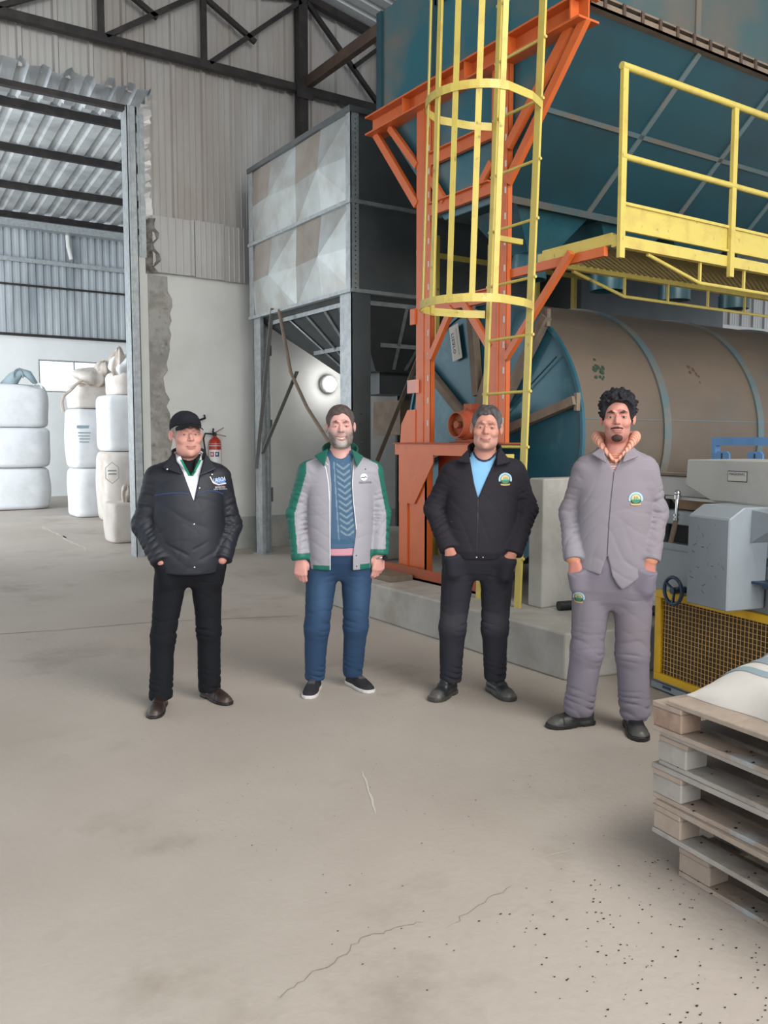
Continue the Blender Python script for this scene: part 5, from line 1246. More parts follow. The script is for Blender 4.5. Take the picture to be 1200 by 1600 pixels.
def make_person(cfg):
    rx, ry = cfg['at']
    root = empty('person', (rx, ry, 0), cfg['label'], 'person', rz=-math.atan2(rx, ry))
    H = Head(**cfg['head']); hx, hy, hz = cfg['head']['pos']
    T = cfg['torso']; AL, AR = cfg['armL'], cfg['armR']; ar = cfg['ar']; nb = cfg['neckbase']
    LS = cfg['legs']; sk = C3(cfg['skin'])
    hands = [hand_sdf(*h) for h in cfg['hands']]
    def body(p):
        d = smin(H.sdf(p), H.neck(p, nb, cfg.get('neckr', .06)), .018)
        d = smin(d, loft(p, [(z, cx, cy, a - .028, b - .028) for z, cx, cy, a, b in T if z > .95]), .03)
        for A in (AL, AR):
            d = smin(d, chain(p, A, [.045, .036, .027], .02), .02)
        d = smin(d, legs_sdf(LS, -.02, folds=False)(p), .02)
        for h in hands: d = smin(d, h(p), .008)
        return d
    def bcol(p):
        c = H.colour(p, sk, C3(cfg.get('lip', '#a8655e')), C3(cfg['brow']), cfg.get('beard'), C3(cfg.get('beardc', '#888888')))
        m = (p[:, 2] < 1.1)
        c[m] = sk * A_(1.0, .9, .88)
        return c
    add_body(root, body, bcol, hz, hands)
    eyes(H, root, cfg.get('iris', '#3d2c22'))
    for hc in cfg['hair']:
        f = hc['f'](H); p0 = A_(*H.pos); e = .15 * H.sc
        v, q = polygonize(f, lin(p0[0] - e, p0[0] + e, .0032), lin(p0[1] - e, p0[1] + e, .0032), lin(p0[2] - e, p0[2] + e, .0032))
        cc = C3(hc['c']); c2 = C3(hc.get('c2', hc['c'])); L = H.to(v)
        w_ = np.clip(.5 + .5 * np.sin(L[:, 0] * 170 + 3 * np.sin(L[:, 1] * 90) + L[:, 2] * 60), 0, 1) * hc.get('mixn', .5)
        if 'side' in hc: w_ = np.maximum(w_, sstep(np.abs(L[:, 0]), .05, .068) * hc['side'])
        c = mixc(np.tile(cc, (len(v), 1)), c2, w_)
        if 'chin' in hc: c = mixc(c, C3(hc['chin']), (1 - sstep(np.abs(L[:, 0]), .02, .042)) * (1 - sstep(L[:, 2], -.085, -.062)) * .85)
        np_mesh(hc['n'], v, q, hc.get('m', HAIR), root, c)
    # trousers
    tw = LS['top']
    tf = legs_sdf(LS, 0.0, lambda p: np.maximum(LS['bottom'] - p[:, 2], p[:, 2] - tw))
    pk = LS.get('pockets', [])
    def trousers(p):
        d = tf(p)
        if pk:
            for hc, zp in zip(cfg['hands'], LS['zp']):
                W_ = A_(*hc[0]); D_ = nrm(A_(*hc[1])); hb = cap(p, W_ + D_ * .045, W_ + D_ * .13, .043, .036)
                d = smin(d, smax(hb, p[:, 2] - zp, .006), .05)
        d = smax(d, p[:, 2] - tw, .004)
        return d + crease(p, LS.get('creases', []))
    tcol = C3(LS['col']); tc2 = C3(LS.get('col2', LS['col']))
    def tc(p):
        n = np.clip(.5 + .35 * wob(p, 7, 9, 5, 1), 0, 1); c = mixc(np.tile(tcol, (len(p), 1)), tc2, n * .8)
        return LS['cfn'](p, c) if 'cfn' in LS else c
    b = [min(LS['ankL'][0], -.2) - .13, max(LS['ankR'][0], .25) + .12, -.24, .24, 0.0, tw + .02]
    tr = garment('trousers', trousers, tc, root, b, .0052, LS.get('m', CLOTH))
    # jacket
    J = cfg['jacket']
    def jk(p, gap=True):
        d = loft(p, T, 2.3)
        z0 = T[0][0]
        d = d + rumple(p, J.get('rum', .0045), J.get('seed', 0)) * np.clip((1.42 - p[:, 2]) / .2, 0.15, 1)
        arms = None
        for A, s in ((AL, 1.0), (AR, 2.0)):
            e = chain(p, A, ar, .03)
            e = e + limb_folds(p, A[0], A[1], .0075, .045, s, .85, .4) + limb_folds(p, A[1], A[2], .0085, .038, s + 2, .35, .55) + rumple(p, .004, s + 3, 1.4)
            e = smax(e, J['cuff'][0 if s == 1.0 else 1](p), .006)
            arms = e if arms is None else np.minimum(arms, e)
        hz_ = J['hem'](p[:, 0]) - p[:, 2]
        d = smax(d, hz_, .008)
        kk = .02 + .045 * sstep(p[:, 2], 1.2, 1.36); d = smin(d, arms, kk)
        for L_ in J.get('lapels', []): d = smin(d, L_(p), .006)
        d = d + crease(p, J.get('creases', []))
        d = smax(d, cap(p, nb, (hx, hy, hz), .0, .0) - J.get('neckhole', .062), .01) if False else np.maximum(d, -(cap(p, (nb[0], nb[1], nb[2] - .02), (nb[0], nb[1] - .02, nb[2] + .2), J.get('neckhole', .064), J.get('neckhole', .064))))
        if gap:
            for g_ in J['gaps']: d = smax(d, -g_(p), .004)
        return d
    jb = [min(AL[1][0], AL[0][0]) - .1, max(AR[1][0], AR[0][0]) + .1, -.26, .22, T[0][0] - .07, T[-1][0] + .06]
    jo = garment('jacket', jk, J['colf'], root, jb, .0052, J.get('m', CLOTH))
    for sf in cfg['shirts']:
        garment(sf['n'], sf['f'], sf['c'], root, sf.get('b', [T[2][1] - .2, T[2][1] + .2, -.2, .16, T[0][0], T[-1][0] + .08]), .0045, sf.get('m', CLOTH))
    for cf in J.get('collars', []):
        garment(cf['n'], cf['f'], cf['c'], root, cf['b'], .0036, cf.get('m', CLOTH), parent=jo)
    for s in cfg['shoes']: shoe(root, *s)
    return dict(root=root, H=H, jk=lambda p: jk(p, False), jacket=jo, trousers=tr, tf=trousers)
flat = lambda c: (lambda p: np.tile(C3(c), (len(p), 1)))
def shrink(T, k): return [(z, cx, cy, a - k, b - k) for z, cx, cy, a, b in T]

# ------------------------------------------------------------------ 1: man in black jacket and cap
T1 = [(.75, .028, .0, .195, .135), (.85, .028, 0, .205, .145), (1.0, .03, 0, .207, .145), (1.15, .03, 0, .208, .138), (1.28, .03, .005, .205, .125), (1.36, .031, .01, .185, .112), (1.41, .033, .018, .145, .1), (1.45, .035, .022, .1, .088), (1.475, .036, .025, .08, .08)]
AL1 = [(-.145, .015, 1.332), (-.225, .035, 1.06), (-.125, -.09, .86)]; AR1 = [(.205, .015, 1.332), (.268, .035, 1.05), (.212, -.085, .86)]
LS1 = dict(pelvis=[(.70, .03, 0, .03, .05), (.75, .03, 0, .09, .08), (.80, .028, 0, .15, .105), (.88, .028, 0, .182, .125), (1.0, .028, 0, .18, .12)], hipL=(-.066, .01, .84), kneeL=(-.128, -.0, .41), ankL=(-.149, -.01, .06), hipR=(.122, .01, .84), kneeR=(.133, .03, .43), ankR=(.133, .085, .07),
           r=(.100, .068, .066), top=.98, bottom=.045, col='#101116', col2='#15171c', pockets=1, zp=(.845, .835),
           creases=[((-.16, -.12, .84), (-.09, -.13, .80), .004, .004)])
sh1 = shrink(T1, .014)
def shirt1(p):
    d = loft(p, sh1, 2.3); d = smax(d, .95 - p[:, 2], .01)
    d = np.maximum(d, -cap(p, (.036, -.02, 1.47), (.036, -.06, 1.56), .052, .06))
    d = smin(d, collar(p, (.036, .02), .075, 1.43, 1.475, .0045, [(1.33, .045, .05), (1.45, -.015, .085), (1.6, -.025, .1)], .25, .006), .004)
    d = smin(d, smax(smax(cap(p, (-.01, -.085, 1.435), (.03, -.125, 1.375), .022, .010), -vgap(p, [(1.30, .05, .05), (1.45, .0, .072)], .3), .003), -1, .01), .004)
    return smin(d, smax(cap(p, (.088, -.085, 1.435), (.07, -.125, 1.375), .020, .010), -vgap(p, [(1.30, .05, .05), (1.45, .0, .072)], .3), .003), .004)
def shirt1c(p):
    c = np.tile(C3('#dfe2ea'), (len(p), 1)); z = p[:, 2]; x = p[:, 0]
    w_ = np.clip((z - 1.34) * .5, 0, 1); inner = np.abs(x - .045 - (z - 1.34) * .02) - w_
    c = mixc(c, C3('#1d7a58'), (1 - sstep(np.abs(inner - .004), .006, .010)) * (z > 1.345) * (z < 1.44) * (p[:, 1] < -.03))
    return mixc(c, C3('#1b1b22'), (inner < -.002) * (p[:, 1] < .0) * (z > 1.34) * (z < 1.47) * 1.0)
gap1 = lambda p: vgap(p, [(1.205, .058, .060), (1.36, .005, .095), (1.46, -.045, .125), (1.6, -.08, .15)], .03)
cuff1L = lambda p: (p - A_(-.125, -.10, .865)) @ nrm(A_(.10, -.135, -.195))
cuff1R = lambda p: (p - A_(.212, -.085, .86)) @ nrm(A_(-.056, -.12, -.19))
def lap(a, b, c, r0, r1):
    a, b, c = A_(*a), A_(*b), A_(*c); n = nrm(np.cross(b - a, c - a))
    def f(p):
        # triangular cloth flap with thickness
        q = p - a; h = np.abs(q @ n) - r0
        m = (a + b + c) / 3; e = []
        for u, v in ((a, b), (b, c), (c, a)):
            o = nrm(np.cross(v - u, n)); o = o if (m - u) @ o < 0 else -o; e.append((p - u) @ o)
        return smax(np.maximum.reduce(e) - r1, h, .004)
    return f
P1 = make_person(dict(at=(1.745, 4.72), label='man in a black zip jacket and black cap, hands in pockets, beside the opening', head=dict(pos=(.026, -.02, 1.578), yaw=.22, pitch=0, roll=-.03, sc=1.07, wd=1.02, jaw=1.12, smile=.4, open=.0016, mw=.025, curve=3, nose=1.05, brow=.35, nl=.002),
    neckbase=(.036, .02, 1.42), neckr=.064, torso=T1, armL=AL1, armR=AR1, ar=[.068, .064, .058], legs=LS1, skin='#c39083', brow='#8a6a58', lip='#a5645c',
    hands=[((-.12, -.075, .872), (.15, .1, -1), (-.2, -1, .1), (1, 0, 0), .3, .95), ((.20, -.065, .862), (-.15, .15, -1), (.2, -1, 0), (-1, 0, 0), .3, .95)],
    hair=[dict(n='hair', f=lambda H: hair_sdf(H, .002, .0008), c='#8d837a', c2='#b3aaa2')],
    jacket=dict(hem=lambda x: .795 - .012 * np.cos((x - .05) * 9), cuff=[cuff1L, cuff1R], gaps=[gap1], m=NYLON, seed=1, rum=.003, colf=lambda p: mixc(np.tile(C3('#191b22'), (len(p), 1)), C3('#1f222b'), np.clip(.5 + .4 * wob(p, 8, 9, 7, 3), 0, 1)), neckhole=.072,
        lapels=[lap((-.048, -.03, 1.475), (-.105, -.095, 1.395), (-.01, -.125, 1.36), .006, .004), lap((.125, -.03, 1.475), (.185, -.09, 1.385), (.095, -.125, 1.35), .006, .004)],
        creases=[((.06, -.15, 1.19), (.055, -.15, .80), .003, .003), ((-.14, -.13, 1.12), (-.10, -.14, 1.02), .008, .008), ((.2, -.12, 1.12), (.17, -.13, 1.0), .008, .008), ((-.13, -.12, .98), (.02, -.15, .90), .008, .006), ((.2, -.12, .93), (.09, -.15, .87), .008, .006), ((.05, -.14, .93), (.15, -.14, .98), .006, .004), ((-.14, -.1, 1.3), (-.13, -.13, 1.05), .006, .005), ((.2, -.1, 1.3), (.19, -.13, 1.05), .006, .005)],
        collars=[dict(n='collar', c=flat('#1d2027'), f=lambda p: collar(p, (.036, .02), .088, 1.425, 1.485, .006, [(1.3, .02, .08), (1.42, -.03, .105), (1.6, -.06, .13)], .3, .004), b=[-.1, .17, -.12, .15, 1.36, 1.56], m=NYLON)]),
    shirts=[dict(n='shirt', f=shirt1, c=shirt1c)],
    shoes=[((-.142, .05), (-.185, -.24), '#2c211e', '#1c1715', 'slip'), ((.10, .16), (.245, -.085), '#2c211e', '#1c1715', 'slip')]))
# cap with visor
H = P1['H']
def capf(P):
    p = H.to(P); d = ell(p, (0, .018, .045), (.083, .106, .084)); d = smin(d, ell(p, (0, -.055, .085), (.05, .035, .03)), .03)
    lo = np.interp(p[:, 1], [-.1, -.04, .02, .12], [.052, .046, .028, .004]); d = smax(d, lo - p[:, 2], .005)
    return (smax(d, -ell(p, (0, .02, .02), (.077, .1, .085)), .004) + .0012 * np.exp(-(p[:, 0] / .003) ** 2)) * H.sc
def visf(P):
    p = H.to(P); zs = .060 - 7.5 * p[:, 0] ** 2 - .22 * (-.085 - p[:, 1]); q = np.hypot(p[:, 0] / .072, (p[:, 1] + .075) / .078)
    d = smax((q - 1) * .07, np.abs(p[:, 2] - zs) - .0035, .003); return smax(d, -ell(p, (0, .018, .04), (.08, .1, .09)), .003) * H.sc
bb = [H.pos[0] - .2, H.pos[0] + .2, H.pos[1] - .22, H.pos[1] + .17, H.pos[2] - .05, H.pos[2] + .17]
co = garment('cap', capf, flat('#1c1e25'), P1['root'], bb, .0036)
garment('visor', visf, flat('#17181d'), P1['root'], bb, .0034, parent=co)
jf = P1['jk']
strip_on('blue_piping', [(-.16, 1.235), (-.10, 1.248), (-.03, 1.252), (.035, 1.248)], .004, jf, M['piping_blue'], P1['jacket'])
strip_on('blue_piping', [(.085, 1.247), (.13, 1.262), (.18, 1.258), (.225, 1.24)], .004, jf, M['piping_blue'], P1['jacket'])
for (x, z) in ((.058, 1.075), (.056, .83), (.092, 1.277)): snap(jf, x, z, P1['jacket'], m='chrome')
snap(jf, -.083, 1.384, P1['jacket']).location.y -= .012; snap(jf, .163, 1.352, P1['jacket']).location.y -= .012
lg = P1['jacket']
v, q = text2('LAGOA', .034, .205, 1.322); v[:, 0] = .205 + (v[:, 0] - .205) * .62; v[:, 1] += .14 * (v[:, 0] - .205); project_mesh('embroidered_logo', v, q, jf, M['thread_white'], lg, .0045)
v, q = grid2(.178, .238, 1.301, 1.330, 10, 3); project_mesh('logo_ground', v, q, jf, M['thread_blue'], lg, .003)
strip_on('logo_swoosh', [(.152, 1.340), (.170, 1.305), (.20, 1.294), (.243, 1.301)], .006, jf, M['thread_white'], lg, .0045)
strip_on('logo_line', [(.17, 1.296), (.21, 1.287), (.242, 1.296)], .003, jf, M['thread_red'], lg, .0045)
v, q = text2('SEMENTES', .013, .208, 1.279); project_mesh('logo_lettering', v, q, jf, M['thread_white'], lg, .004)
v, q = text2('AGRO INDUSTRIAL', .009, .21, 1.268); project_mesh('logo_lettering', v, q, jf, M['thread_white'], lg, .004)

def beard2(H):
    def f(P):
        p = H.to(P); d = H.skull(p) - .0045 + .0012 * wob(p, 260, 240, 230, 1)
        d = smin(d, ell(p, (0, -.078, -.098), (.028, .022, .022)), .01) 
        reg = np.maximum(p[:, 2] + .052 - 6 * np.maximum(np.abs(p[:, 0]) - .02, 0) ** 2 * 2, p[:, 1] - .0)
        lipm = (np.hypot(p[:, 0] / .027, (p[:, 2] + .066) / .014) - 1) * .014
        d = smax(d, reg, .006); return smax(d, -lipm, .004) * H.sc
    return f

# ------------------------------------------------------------------ 2: bearded man in grey and green jacket
T2 = [(.74, .042, 0, .19, .135), (.85, .042, 0, .195, .145), (1.0, .042, 0, .198, .145), (1.15, .042, 0, .2, .138), (1.28, .042, .005, .205, .125), (1.37, .042, .01, .19, .112), (1.42, .042, .018, .165, .1), (1.46, .042, .022, .118, .09), (1.49, .042, .025, .08, .08)]
AL2 = [(-.148, .015, 1.35), (-.222, .03, 1.10), (-.20, -.025, .85)]; AR2 = [(.232, .015, 1.352), (.282, .03, 1.10), (.276, -.02, .87)]
LS2 = dict(pelvis=[(.70, .04, 0, .03, .05), (.75, .04, 0, .09, .08), (.81, .04, 0, .155, .108), (.88, .04, 0, .185, .125), (1.0, .04, 0, .18, .12)], hipL=(-.062, .01, .84), kneeL=(-.107, .02, .40), ankL=(-.122, .06, .09), hipR=(.142, .01, .84), kneeR=(.133, .05, .40), ankR=(.115, .12, .1),
           r=(.103, .074, .062), bag=.006, top=.96, bottom=.065, col='#253b56', col2='#2d4461',
           cfn=lambda p, c: mixc(c, C3('#446080'), np.clip(np.exp(-((p[:, 2] - .62) / .16) ** 2) * np.maximum(np.exp(-((p[:, 0] + .08) / .05) ** 2), np.exp(-((p[:, 0] - .16) / .05) ** 2)) * (p[:, 1] < 0), 0, 1) * .55),
           creases=[((.045, -.13, .93), (.04, -.13, .75), .004, .003), ((.0, -.13, .74), (-.08, -.11, .70), .006, .004), ((.08, -.13, .74), (.16, -.11, .70), .006, .004)])
gap2 = lambda p: vgap(p, [(.7, -.02, .112), (.87, -.018, .113), (1.0, -.016, .130), (1.28, -.012, .106), (1.42, -.022, .112), (1.49, -.045, .125), (1.6, -.05, .13)], .03)
cuff2L = lambda p: (p - A_(-.20, -.025, .825)) @ nrm(A_(.02, -.04, -.25))
cuff2R = lambda p: (p - A_(.276, -.02, .85)) @ nrm(A_(-.006, -.04, -.23))
def swf(p):
    d = loft(p, shrink(T2, .009), 2.3); d = smax(d, .915 - .01 * np.cos(8 * p[:, 0]) - p[:, 2], .006)
    d = np.maximum(d, -cap(p, (.042, -.0, 1.50), (.042, -.14, 1.475), .062, .040))
    x = (p[:, 0] - .07); pat = np.sin(2 * PI * (p[:, 2] + np.abs(x) * .75) / .034)
    return d - .0012 * pat * (np.abs(x) < .042) * (p[:, 2] > .95) * (p[:, 1] < 0)
def swc(p):
    c = np.tile(C3('#45607a'), (len(p), 1)); x = p[:, 0] - .07 - (p[:, 2] - 1.2) * -.06; z = p[:, 2]
    pat = sstep(np.sin(2 * PI * (z - np.abs(x) * .75) / .036), .25, .6) * (np.abs(x) < .040) * (z > .985) * (z < 1.41)
    c = mixc(c, C3('#7d9098'), pat * .85)
    ln = np.abs(np.abs(x + .002) - .052) < .0035
    c = mixc(c, C3('#7d9098'), ln * (z > .955) * (z < 1.42) * .8)
    return mixc(c, C3('#33536d'), (np.abs(z - .95) < .016) * .5)
def pkf(p): return smax(loft(p, shrink(T2, .014), 2.3), np.maximum(.862 - p[:, 2], p[:, 2] - 1.0), .006)
def rcf(p): return collar(p, (.042, .015), .066, 1.43, 1.485, .004, [(1.38, .05, .06), (1.44, .0, .075), (1.6, -.02, .09)], .3, .004)
def j2col(p):
    c = np.tile(C3('#97949c'), (len(p), 1)); g = C3('#186455'); x, y, z = p.T
    da = arm_d(p, AL2); db = arm_d(p, AR2)
    L = np.array(AL2); cxL = np.interp(-z, -L[:, 2], L[:, 0]); R = np.array(AR2); cxR = np.interp(-z, -R[:, 2], R[:, 0])
    inL = (x < cxL + .058) & (x < -.1); inR = (x > cxR - .058) & (x > .18)
    m = (inL & (x < cxL - .014)) | (inR & (x > cxR + .036))
    m |= (x < .04) & (z > 1.425 + (x + .12) * .45 + (y < -.0) * .01) | (x >= .04) & (z > 1.432 - (x - .19) * .5 + (y < 0) * .01)
    m |= inL & (z < .872) & (x < -.125); m |= inR & (z < .895) & (x > .205)
    m |= (z < .805) & (x > -.125) & (x < -.018 + .0) ; m |= (z < .81) & (x > .155) & (x < .215); m |= (z < .805) & (y > 0.03)
    c[m] = g
    return c
P2 = make_person(dict(at=(2.59, 4.45), label='bearded smiling man in a light grey and green jacket over a blue sweater and jeans', head=dict(pos=(.044, -.02, 1.628), yaw=.02, pitch=0, roll=-.02, sc=1.05, wd=1.0, jaw=1.05, smile=1, open=.0014, mw=.029, curve=8, gap=.006, nose=1.1, brow=.8, nl=.0024),
    neckbase=(.042, .02, 1.44), neckr=.064, torso=T2, armL=AL2, armR=AR2, ar=[.070, .063, .058], legs=LS2, skin='#cf9f96', brow='#5d453c', lip='#b5706c',
    beard=lambda p: np.clip(sstep(-p[:, 2] + .35 * np.abs(p[:, 0]) - .1 * p[:, 1], .026, .05) * (p[:, 1] < .03), 0, 1) * .6 * (p[:, 2] > -.125), beardc='#8b7f7a',
    hands=[((-.20, -.035, .835), (.02, .0, -1), (-.35, -1, 0), (1, -.2, 0), .75, 1.04), ((.277, -.03, .86), (-.12, .0, -1), (.5, -1, 0), (-1, -.2, 0), .62, 1.04)],
    hair=[dict(n='hair', f=lambda H: hair_sdf(H, .005, .0010, [(-.12, .074), (-.088, .072), (-.066, .070), (-.056, .055), (-.047, .012), (-.034, -.008), (-.02, .0), (-.005, .018), (.03, .016), (.045, -.02), (.07, -.05), (.12, -.06)], top=.004), c='#4a3f3b', c2='#6b6260', mixn=.3, side=.35),
          dict(n='beard', f=lambda H: beard2(H), c='#6f625c', c2='#8d827c', mixn=.5, chin='#b5aaa5')],
    jacket=dict(hem=lambda x: .775 + .0 * x, cuff=[cuff2L, cuff2R], gaps=[gap2], m=NYLON, seed=4, rum=.0018, colf=j2col, neckhole=.07,
        creases=[((-.135, -.11, 1.33), (-.125, -.13, .95), .006, .007), ((.215, -.11, 1.33), (.215, -.13, .95), .006, .007), ((-.06, -.13, 1.36), (-.10, -.14, 1.18), .007, .004), ((.145, -.13, 1.36), (.2, -.12, 1.25), .007, .005), ((.15, -.14, 1.2), (.18, -.14, .95), .008, .004), ((-.08, -.15, 1.1), (-.06, -.15, .9), .008, .004),
                 ((-.14, -.15, .807), (-.02, -.15, .807), .003, .003), ((.15, -.15, .81), (.23, -.15, .81), .003, .003)],
        collars=[dict(n='collar', c=flat('#15594b'), f=lambda p: collar(p, (.042, .02), .088, 1.41, 1.50, .0055, [(1.3, -.02, .12), (1.44, -.028, .115), (1.5, -.052, .14), (1.6, -.06, .15)], .45, .018), b=[-.12, .2, -.14, .17, 1.34, 1.60], m=NYLON),
                 dict(n='collar_flap', c=flat('#15594b'), f=lap((-.035, -.06, 1.49), (-.105, -.07, 1.455), (-.055, -.13, 1.40), .006, .004), b=[-.17, .04, -.17, .05, 1.34, 1.56], m=NYLON),
                 dict(n='collar_flap', c=flat('#15594b'), f=lap((.11, -.06, 1.49), (.175, -.075, 1.45), (.138, -.125, 1.395), .006, .004), b=[.04, .24, -.17, .05, 1.34, 1.56], m=NYLON)]),
    shirts=[dict(n='sweater', f=swf, c=swc), dict(n='pink_hem', f=pkf, c=flat('#c08b97'), b=[-.18, .26, -.16, .14, .84, 1.02]), dict(n='polo_collar', f=rcf, c=lambda p: mixc(np.tile(C3('#c58d93'), (len(p), 1)), C3('#7d2226'), (p[:, 0] < .0) * 1.0), b=[-.07, .16, -.1, .12, 1.38, 1.55])],
    shoes=[((-.112, .13), (-.16, -.145), '#2c2c30', '#c9c6c2', 'sneak'), ((.092, .20), (.228, -.045), '#2c2c30', '#c9c6c2', 'sneak')]))

jf = P2['jk']; lg = P2['jacket']
strip_on('white_piping', [(-.03, 1.40), (-.06, 1.43), (-.085, 1.44)], .004, jf, M['piping_white'], lg)
strip_on('white_piping', [(-.075, 1.425), (-.045, 1.385), (-.03, 1.30), (-.024, 1.2)], .006, jf, M['piping_white'], lg)
strip_on('white_piping', [(-.024, 1.25), (-.022, .78)], .004, jf, M['piping_white'], lg)
strip_on('white_piping', [(.122, 1.40), (.112, 1.30), (.116, 1.2), (.135, 1.02)], .004, jf, M['piping_white'], lg)
v, q = disc2(.181, 1.329, .021, n=24); e_ = project_mesh('round_logo', v, q, jf, M['emb_white'], lg, .004)
strip_on('logo_wave', [(.164, 1.324), (.173, 1.328), (.181, 1.324), (.19, 1.332), (.199, 1.324)], .005, jf, M['thread_dark'], e_, .006)
v, q = text2('DELLVITES', .0165, .189, 1.296); project_mesh('logo_lettering', v, q, jf, M['thread_dark'], lg, .004)
for (x, z) in ((-.07, 1.425),): snap(jf, x, z, lg)
for (x, z) in ((.133, .865), (.135, .80), (.19, 1.375)): snap(jf, x, z, lg, m='dark_steel', r=.004)
w_ = MB().tube([(.277 + .034 * math.cos(a), -.028 + .028 * math.sin(a), .838 + .006 * math.cos(a)) for a in np.linspace(0, 2 * PI, 21)[:-1]], .006, 8, closed=True).build('wristwatch', M['chrome'], P2['root'], smooth=True, local=True)
MB().cyl((.305, -.052, .838), (.313, -.062, .838), .015, n=16).build('watch_face', M['black'], w_, local=True)

# ------------------------------------------------------------------ 3: man in charcoal jacket over light blue tee
T3 = [(.85, .055, 0, .178, .125), (.90, .057, 0, .2, .145), (1.02, .06, 0, .212, .15), (1.15, .065, 0, .212, .145), (1.28, .07, .005, .21, .13), (1.37, .073, .01, .19, .115), (1.42, .075, .018, .15, .1), (1.46, .078, .022, .105, .088), (1.49, .08, .025, .08, .08)]
AL3 = [(-.106, .015, 1.352), (-.208, .04, 1.14), (-.122, -.09, .915)]; AR3 = [(.252, .015, 1.365), (.328, .04, 1.14), (.248, -.09, .895)]
LS3 = dict(pelvis=[(.72, .05, 0, .03, .05), (.77, .05, 0, .09, .085), (.83, .05, 0, .165, .11), (.92, .052, 0, .195, .128), (1.0, .055, 0, .18, .12)], hipL=(-.06, .01, .86), kneeL=(-.101, .02, .42), ankL=(-.111, .05, .11), hipR=(.163, .01, .86), kneeR=(.152, .04, .42), ankR=(.158, .10, .12),
           r=(.105, .078, .066), bag=.009, top=.98, bottom=.085, col='#24242b', col2='#2b2c34', cfn=lambda p, c: mixc(c, C3('#4a4a4e'), np.clip(np.exp(-((p[:, 2] - .48) / .06) ** 2) * (p[:, 1] < 0), 0, 1) * .35),
           pockets=1, zp=(.872, .862), creases=[((-.15, -.13, .865), (-.075, -.14, .85), .004, .004), ((.05, -.14, .86), (.045, -.13, .76), .004, .003)])
gap3 = lambda p: vgap(p, [(1.215, .043, .045), (1.30, .02, .08), (1.435, -.004, .140), (1.50, -.02, .165), (1.6, -.03, .18)], .03)
cuff3L = lambda p: (p - A_(-.122, -.09, .905)) @ nrm(A_(.086, -.13, -.225))
cuff3R = lambda p: (p - A_(.248, -.09, .885)) @ nrm(A_(-.08, -.13, -.245))
def tee3(p):
    d = smax(loft(p, shrink(T3, .016), 2.3), 1.0 - p[:, 2], .01); return np.maximum(d, -cap(p, (.08, .0, 1.50), (.075, -.13, 1.482), .062, .055))
P3 = make_person(dict(at=(3.205, 3.90), label='grey-haired smiling man in an open charcoal jacket over a light blue tee, work boots', head=dict(pos=(.09, -.02, 1.618), yaw=-.04, pitch=0, roll=.05, sc=1.08, wd=1.0, jaw=1.12, smile=1, open=.0018, mw=.028, curve=9, nose=1.15, brow=.5, nl=.0028, ear=1.1),
    neckbase=(.08, .02, 1.43), neckr=.066, torso=T3, armL=AL3, armR=AR3, ar=[.071, .066, .057], legs=LS3, skin='#c08a79', brow='#5a4740', lip='#a5655e',
    beard=lambda p: np.clip(sstep(-p[:, 2] + .3 * np.abs(p[:, 0]), .035, .06) * (p[:, 1] < .0), 0, 1) * .18 * (p[:, 2] > -.125), beardc='#9d908a',
    hands=[((-.117, -.105, .905), (.12, .12, -1), (-.2, -1, .1), (1, 0, 0), .3, 1.02), ((.238, -.102, .885), (-.25, .12, -1), (.2, -1, .1), (-1, 0, 0), .3, 1.02)],
    hair=[dict(n='hair', f=lambda H: hair_sdf(H, .005, .0020, [(-.12, .078), (-.088, .074), (-.066, .069), (-.056, .052), (-.047, .005), (-.034, -.012), (-.02, -.002), (-.005, .018), (.03, .016), (.045, -.02), (.07, -.06), (.12, -.07)], top=.004, seed=5), c='#3b3635', c2='#6c6a6b', mixn=.4, side=.6)],
    jacket=dict(hem=lambda x: .862 - .01 * np.cos((x - .05) * 8), cuff=[cuff3L, cuff3R], gaps=[gap3], seed=7, rum=.003, colf=lambda p: mixc(np.tile(C3('#221f26'), (len(p), 1)), C3('#2a272e'), np.clip(.5 + .4 * wob(p, 8, 9, 7, 3), 0, 1)), neckhole=.074,
        lapels=[lap((.01, -.04, 1.515), (-.075, -.085, 1.425), (.0, -.13, 1.415), .008, .004), lap((.155, -.045, 1.515), (.225, -.08, 1.42), (.15, -.13, 1.405), .008, .004)],
        creases=[((.043, -.16, 1.21), (.04, -.16, .86), .003, .003), ((-.14, -.12, 1.33), (-.145, -.14, 1.0), .006, .008), ((.245, -.12, 1.33), (.255, -.13, 1.0), .006, .008), ((-.13, -.13, 1.0), (.0, -.16, .92), .008, .006), ((.25, -.13, 1.0), (.08, -.16, .93), .008, .007), ((-.1, -.15, .93), (.0, -.16, .885), .008, .006), ((.2, -.14, .91), (.07, -.16, .89), .008, .005), ((-.12, -.15, 1.10), (-.10, -.15, 1.04), .004, .004)],
        collars=[dict(n='collar', c=flat('#232128'), f=lambda p: collar(p, (.08, .02), .09, 1.43, 1.51, .007, [(1.3, .03, .11), (1.44, -.0, .145), (1.6, -.012, .165)], .35, .004), b=[-.05, .21, -.12, .15, 1.36, 1.58])]),
    shirts=[dict(n='tee', f=tee3, c=lambda p: mixc(np.tile(C3('#7fb2d6'), (len(p), 1)), C3('#27304a'), 1 - sstep(np.abs(cap(p, (.08, .0, 1.50), (.075, -.13, 1.482), .062, .055)), .010, .013)))],
    shoes=[((-.095, .11), (-.215, -.115), '#25282b', '#3a3833', 'boot'), ((.13, .185), (.258, -.06), '#25282b', '#3a3833', 'boot')]))
jf = P3['jk']; lg = P3['jacket']
emblem(jf, .199, 1.322, .74, lg)
strip_on('zip', [(.044, 1.21), (.042, 1.05), (.038, .87)], .005, jf, M['zinc_plate'] if False else M['dark_steel'], lg, .002)
